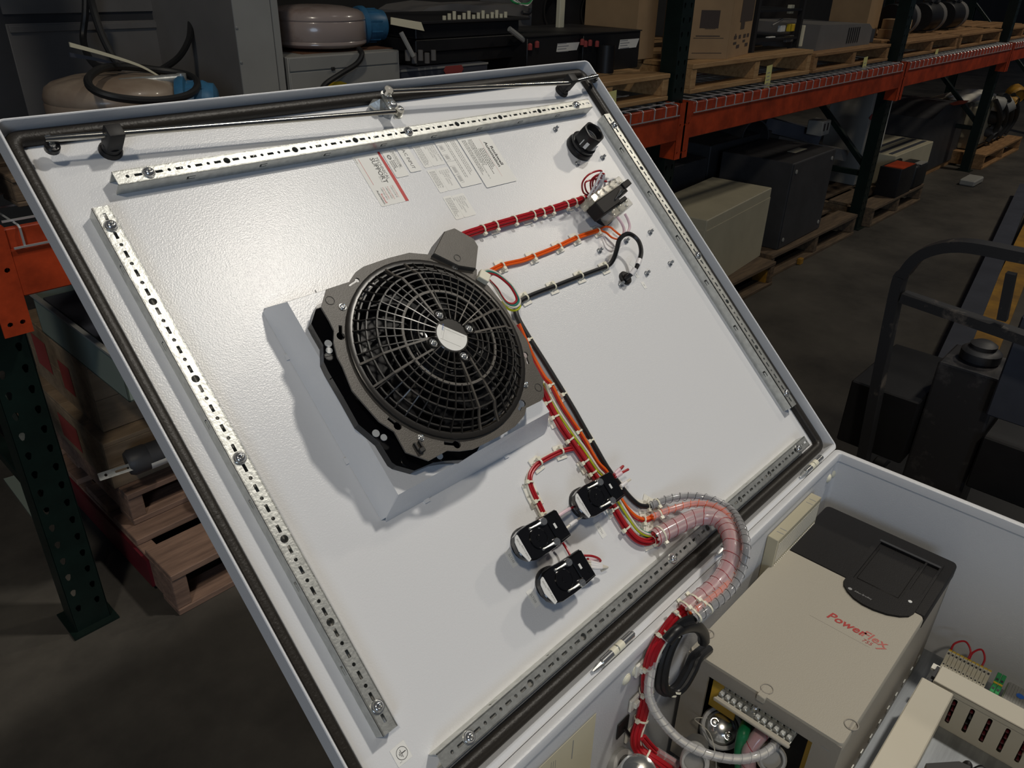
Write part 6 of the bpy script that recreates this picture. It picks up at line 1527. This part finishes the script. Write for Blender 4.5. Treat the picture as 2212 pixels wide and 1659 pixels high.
g = G(); c = Y(2118,290,2.1); g.box(c.x-.3,c.x+.25,2.1,2.5,.0005,c.z+.22,.006); T('brown_crate', 'brown crate in the shade between hood and far upright', 'crate', (c.x,2.3,0), ID, None, g, 'wood_old', 0)
pallet('far floor pallet under the dismantled engine', 8.0, 9.3, 1.68, 2.7, 0, .13, 'wood', 6)
en = T('engine_block', 'dismantled pale engine with dark hoses on the far right floor pallet', 'engine', (8.6,2.0,.131))
g = G(); g.box(8.10,8.95,1.85,2.4,.131,.50,.03,seg=2); P(en, 'block', g, 'cabinet_beige', sm=30)
for k in range(9):
    r = random.Random(k); g = G(); c = Vector((8.35+r.random()*.7, 1.80, .20+r.random()*.36)); g.M = axisM(c, Vector((r.uniform(-1,1), -1, r.uniform(-.5,1)))); q = .04+.05*r.random(); g.lathe([(0,-.05),(q,-.05),(q,.03),(q*.8,.05),(q*.7,.02),(0,.02)], 14); P(en, 'fitting', g, ('cabinet_dark','cabinet_grey','beam_yellow','black_matte')[k%4])
for k in range(4):
    r = random.Random(k+50); g = G(); p = Vector((8.3+k*.2,1.8,.55)); g.tube([p, p+Vector((.1,-.05,-.12)), p+Vector((.2,-.04,-.25)), p+Vector((.16,.0,-.38))], .022, 8, sub=5); P(en, 'hose', g, 'rubber')
g = G(); g.box(8.05,9.0,1.82,2.4,.60,.605); 
t = T('white_bag', 'crumpled white plastic bag on top of the engine', 'bag', (8.5,2.0,.50)); g = G()
b_ = bmesh.new(); bmesh.ops.create_icosphere(b_, subdivisions=3, radius=1)
for v in b_.verts: v.co = Vector((8.5+v.co.x*.36*(1+.12*math.sin(9*v.co.y+5*v.co.z)), 2.05+v.co.y*.2, .535+v.co.z*.045*(1+.4*math.sin(7*v.co.x+4*v.co.y))))
g.bm(b_); P(t, 'bag', g, 'bag_white')
g = G(); c = Z(2100,390,.02); g.box(c.x-.16,c.x+.10,c.y-.06,c.y+.06,.0005,.05,.01); T('scrap_bundle', 'pale scrap bundle lying on the floor at the far upright foot', 'scrap', (c.x,c.y,0), ID, None, g, 'cabinet_grey', 0)
# ---------------------------------------------------------------- aisle: steel truck beside the enclosure, forks and beams
ht = T('steel_truck', 'battered dark steel hand truck frame standing beyond the enclosure wall', 'hand truck', (2.1,.35,0))
HX = 2.05
top = [X(1868,975,HX), X(1935,640,HX), X(1958,585,HX), X(2000,545,HX), X(2080,530,HX), X(2212,553,HX), X(2300,570,HX)]
fr = spline([Vector((HX,top[0].y-.02,.02))]+top, 5)
g = G(); L_ = []
for i, p in enumerate(fr):
    tt = (fr[min(i+1,len(fr)-1)]-fr[max(i-1,0)]).normalized(); n = tt.cross(Vector((1,0,0))).normalized(); u = Vector((1,0,0))
    L_.append([p+n*.013+u*.022, p-n*.013+u*.022, p-n*.013-u*.022, p+n*.013-u*.022])
g.loft(L_, cap=True); P(ht, 'frame_bar', g, 'worn_frame', sm=40)
a, b = X(1950,640,HX), X(2300,760,HX); g = G(); d = (b-a).normalized(); n = d.cross(Vector((1,0,0))).normalized(); u = Vector((1,0,0))
g.loft([[p+n*.012+u*.02, p-n*.012+u*.02, p-n*.012-u*.02, p+n*.012-u*.02] for p in (a,b)], cap=True); P(ht, 'cross_bar', g, 'worn_frame', sm=0)
a, b = X(2185,590,HX), X(2165,690,HX); g = G(); n = Vector((0,1,0)); g.loft([[p+n*.010+u*.012, p-n*.010+u*.012, p-n*.010-u*.012, p+n*.010-u*.012] for p in (a,b)], cap=True); P(ht, 'upright_bar', g, 'worn_frame', sm=0)
BXX = 2.15; q = [X(*p,BXX) for p in [(2020,787),(2155,812),(2075,1070),(1950,1030)]]
g = G(); g.box(BXX,BXX+.16,.255,.412,.02,.612,.006,seg=2); P(ht, 'power_unit', g, 'scuffed_steel', sm=0)
g = G(); g.lathe([(.045,.612),(.05,.618),(.05,.640),(.04,.648),(0,.65)], 20, 0, (2.235,.335,0)); g.lathe([(.03,.64),(.034,.66),(.02,.668),(0,.668)], 16, 0, (2.235,.335,0)); P(ht, 'filler_cap', g, 'cabinet_dark')
g = G(); g.box(2.10,2.45,.415,.60,.30,.50,.004); P(ht, 'side_box', g, 'cabinet_black', sm=0)
g = G(); g.box(2.12,2.45,-.10,.25,.30,.46,.004); P(ht, 'side_box', g, 'cabinet_black', sm=0)
g = G(); g.box(2.06,2.75,-.15,.60,.06,.10,.004); P(ht, 'base_plate', g, 'cabinet_black', sm=0)
g = G(); a = X(2200,760,2.12); g.box(2.12,2.15,a.y-.10,a.y+.02,.52,.80,.004); P(ht, 'grey_plate', g, 'steel_blue', sm=0)
for y0, y1 in ((.10,.20),(-.02,.085)):
    g = G(); g.box(2.02,2.055,y0,y1,.10,.30,.003); P(ht, 'lower_plate', g, 'steel_blue', sm=0)
for y in (.53, -.08):
    g = G(); g.M = Matrix.Translation((2.4,y,.06)) @ Matrix.Rotation(pi/2,4,'X'); g.lathe([(0,-.02),(.055,-.02),(.06,-.015),(.06,.015),(.055,.02),(0,.02)], 20); P(ht, 'wheel', g, 'rubber')
def longbar(name, label, pxa, pxb, w_, z0, z1, m, cat):
    a, b = Z(*pxa,z1), Z(*pxb,z1); d = (b-a); d.z = 0; d.normalize(); n = Vector((d.y,-d.x,0)); a = a-d*2.0*0; b = b+d*1.6
    g = G(); pts = [a, a+n*w_, b+n*w_, b]; pts = [(p.x,p.y) for p in pts]
    if sum(pts[i][0]*pts[(i+1)%4][1]-pts[(i+1)%4][0]*pts[i][1] for i in range(4)) < 0: pts = pts[::-1]
    g.prism(pts, z0, z1); return T(name, label, cat, a, ID, None, g, m, 0)
longbar('steel_channel', 'long blue grey steel channel lying on the floor behind the hand truck', (2012,800), (2154,500), .10, .0, .10, 'steel_blue', 'steel channel')
lb_ = longbar('yellow_beam', 'long worn yellow beam lying on the floor behind the hand truck', (2062,790), (2204,500), .13, .0, .085, 'beam_yellow', 'beam')
# skids carrying the enclosure
pallet('upper of two pallets under the enclosure', .30, 1.26, -.48, .33, .1455, .2895, 'wood', 6)
pallet('lower of two pallets under the enclosure', .30, 1.26, -.48, .33, .0, .1450, 'wood', 6)

for o in bpy.data.objects:
    if o.get('category') in ('rack beam', 'beam'): o['kind'] = 'thing'
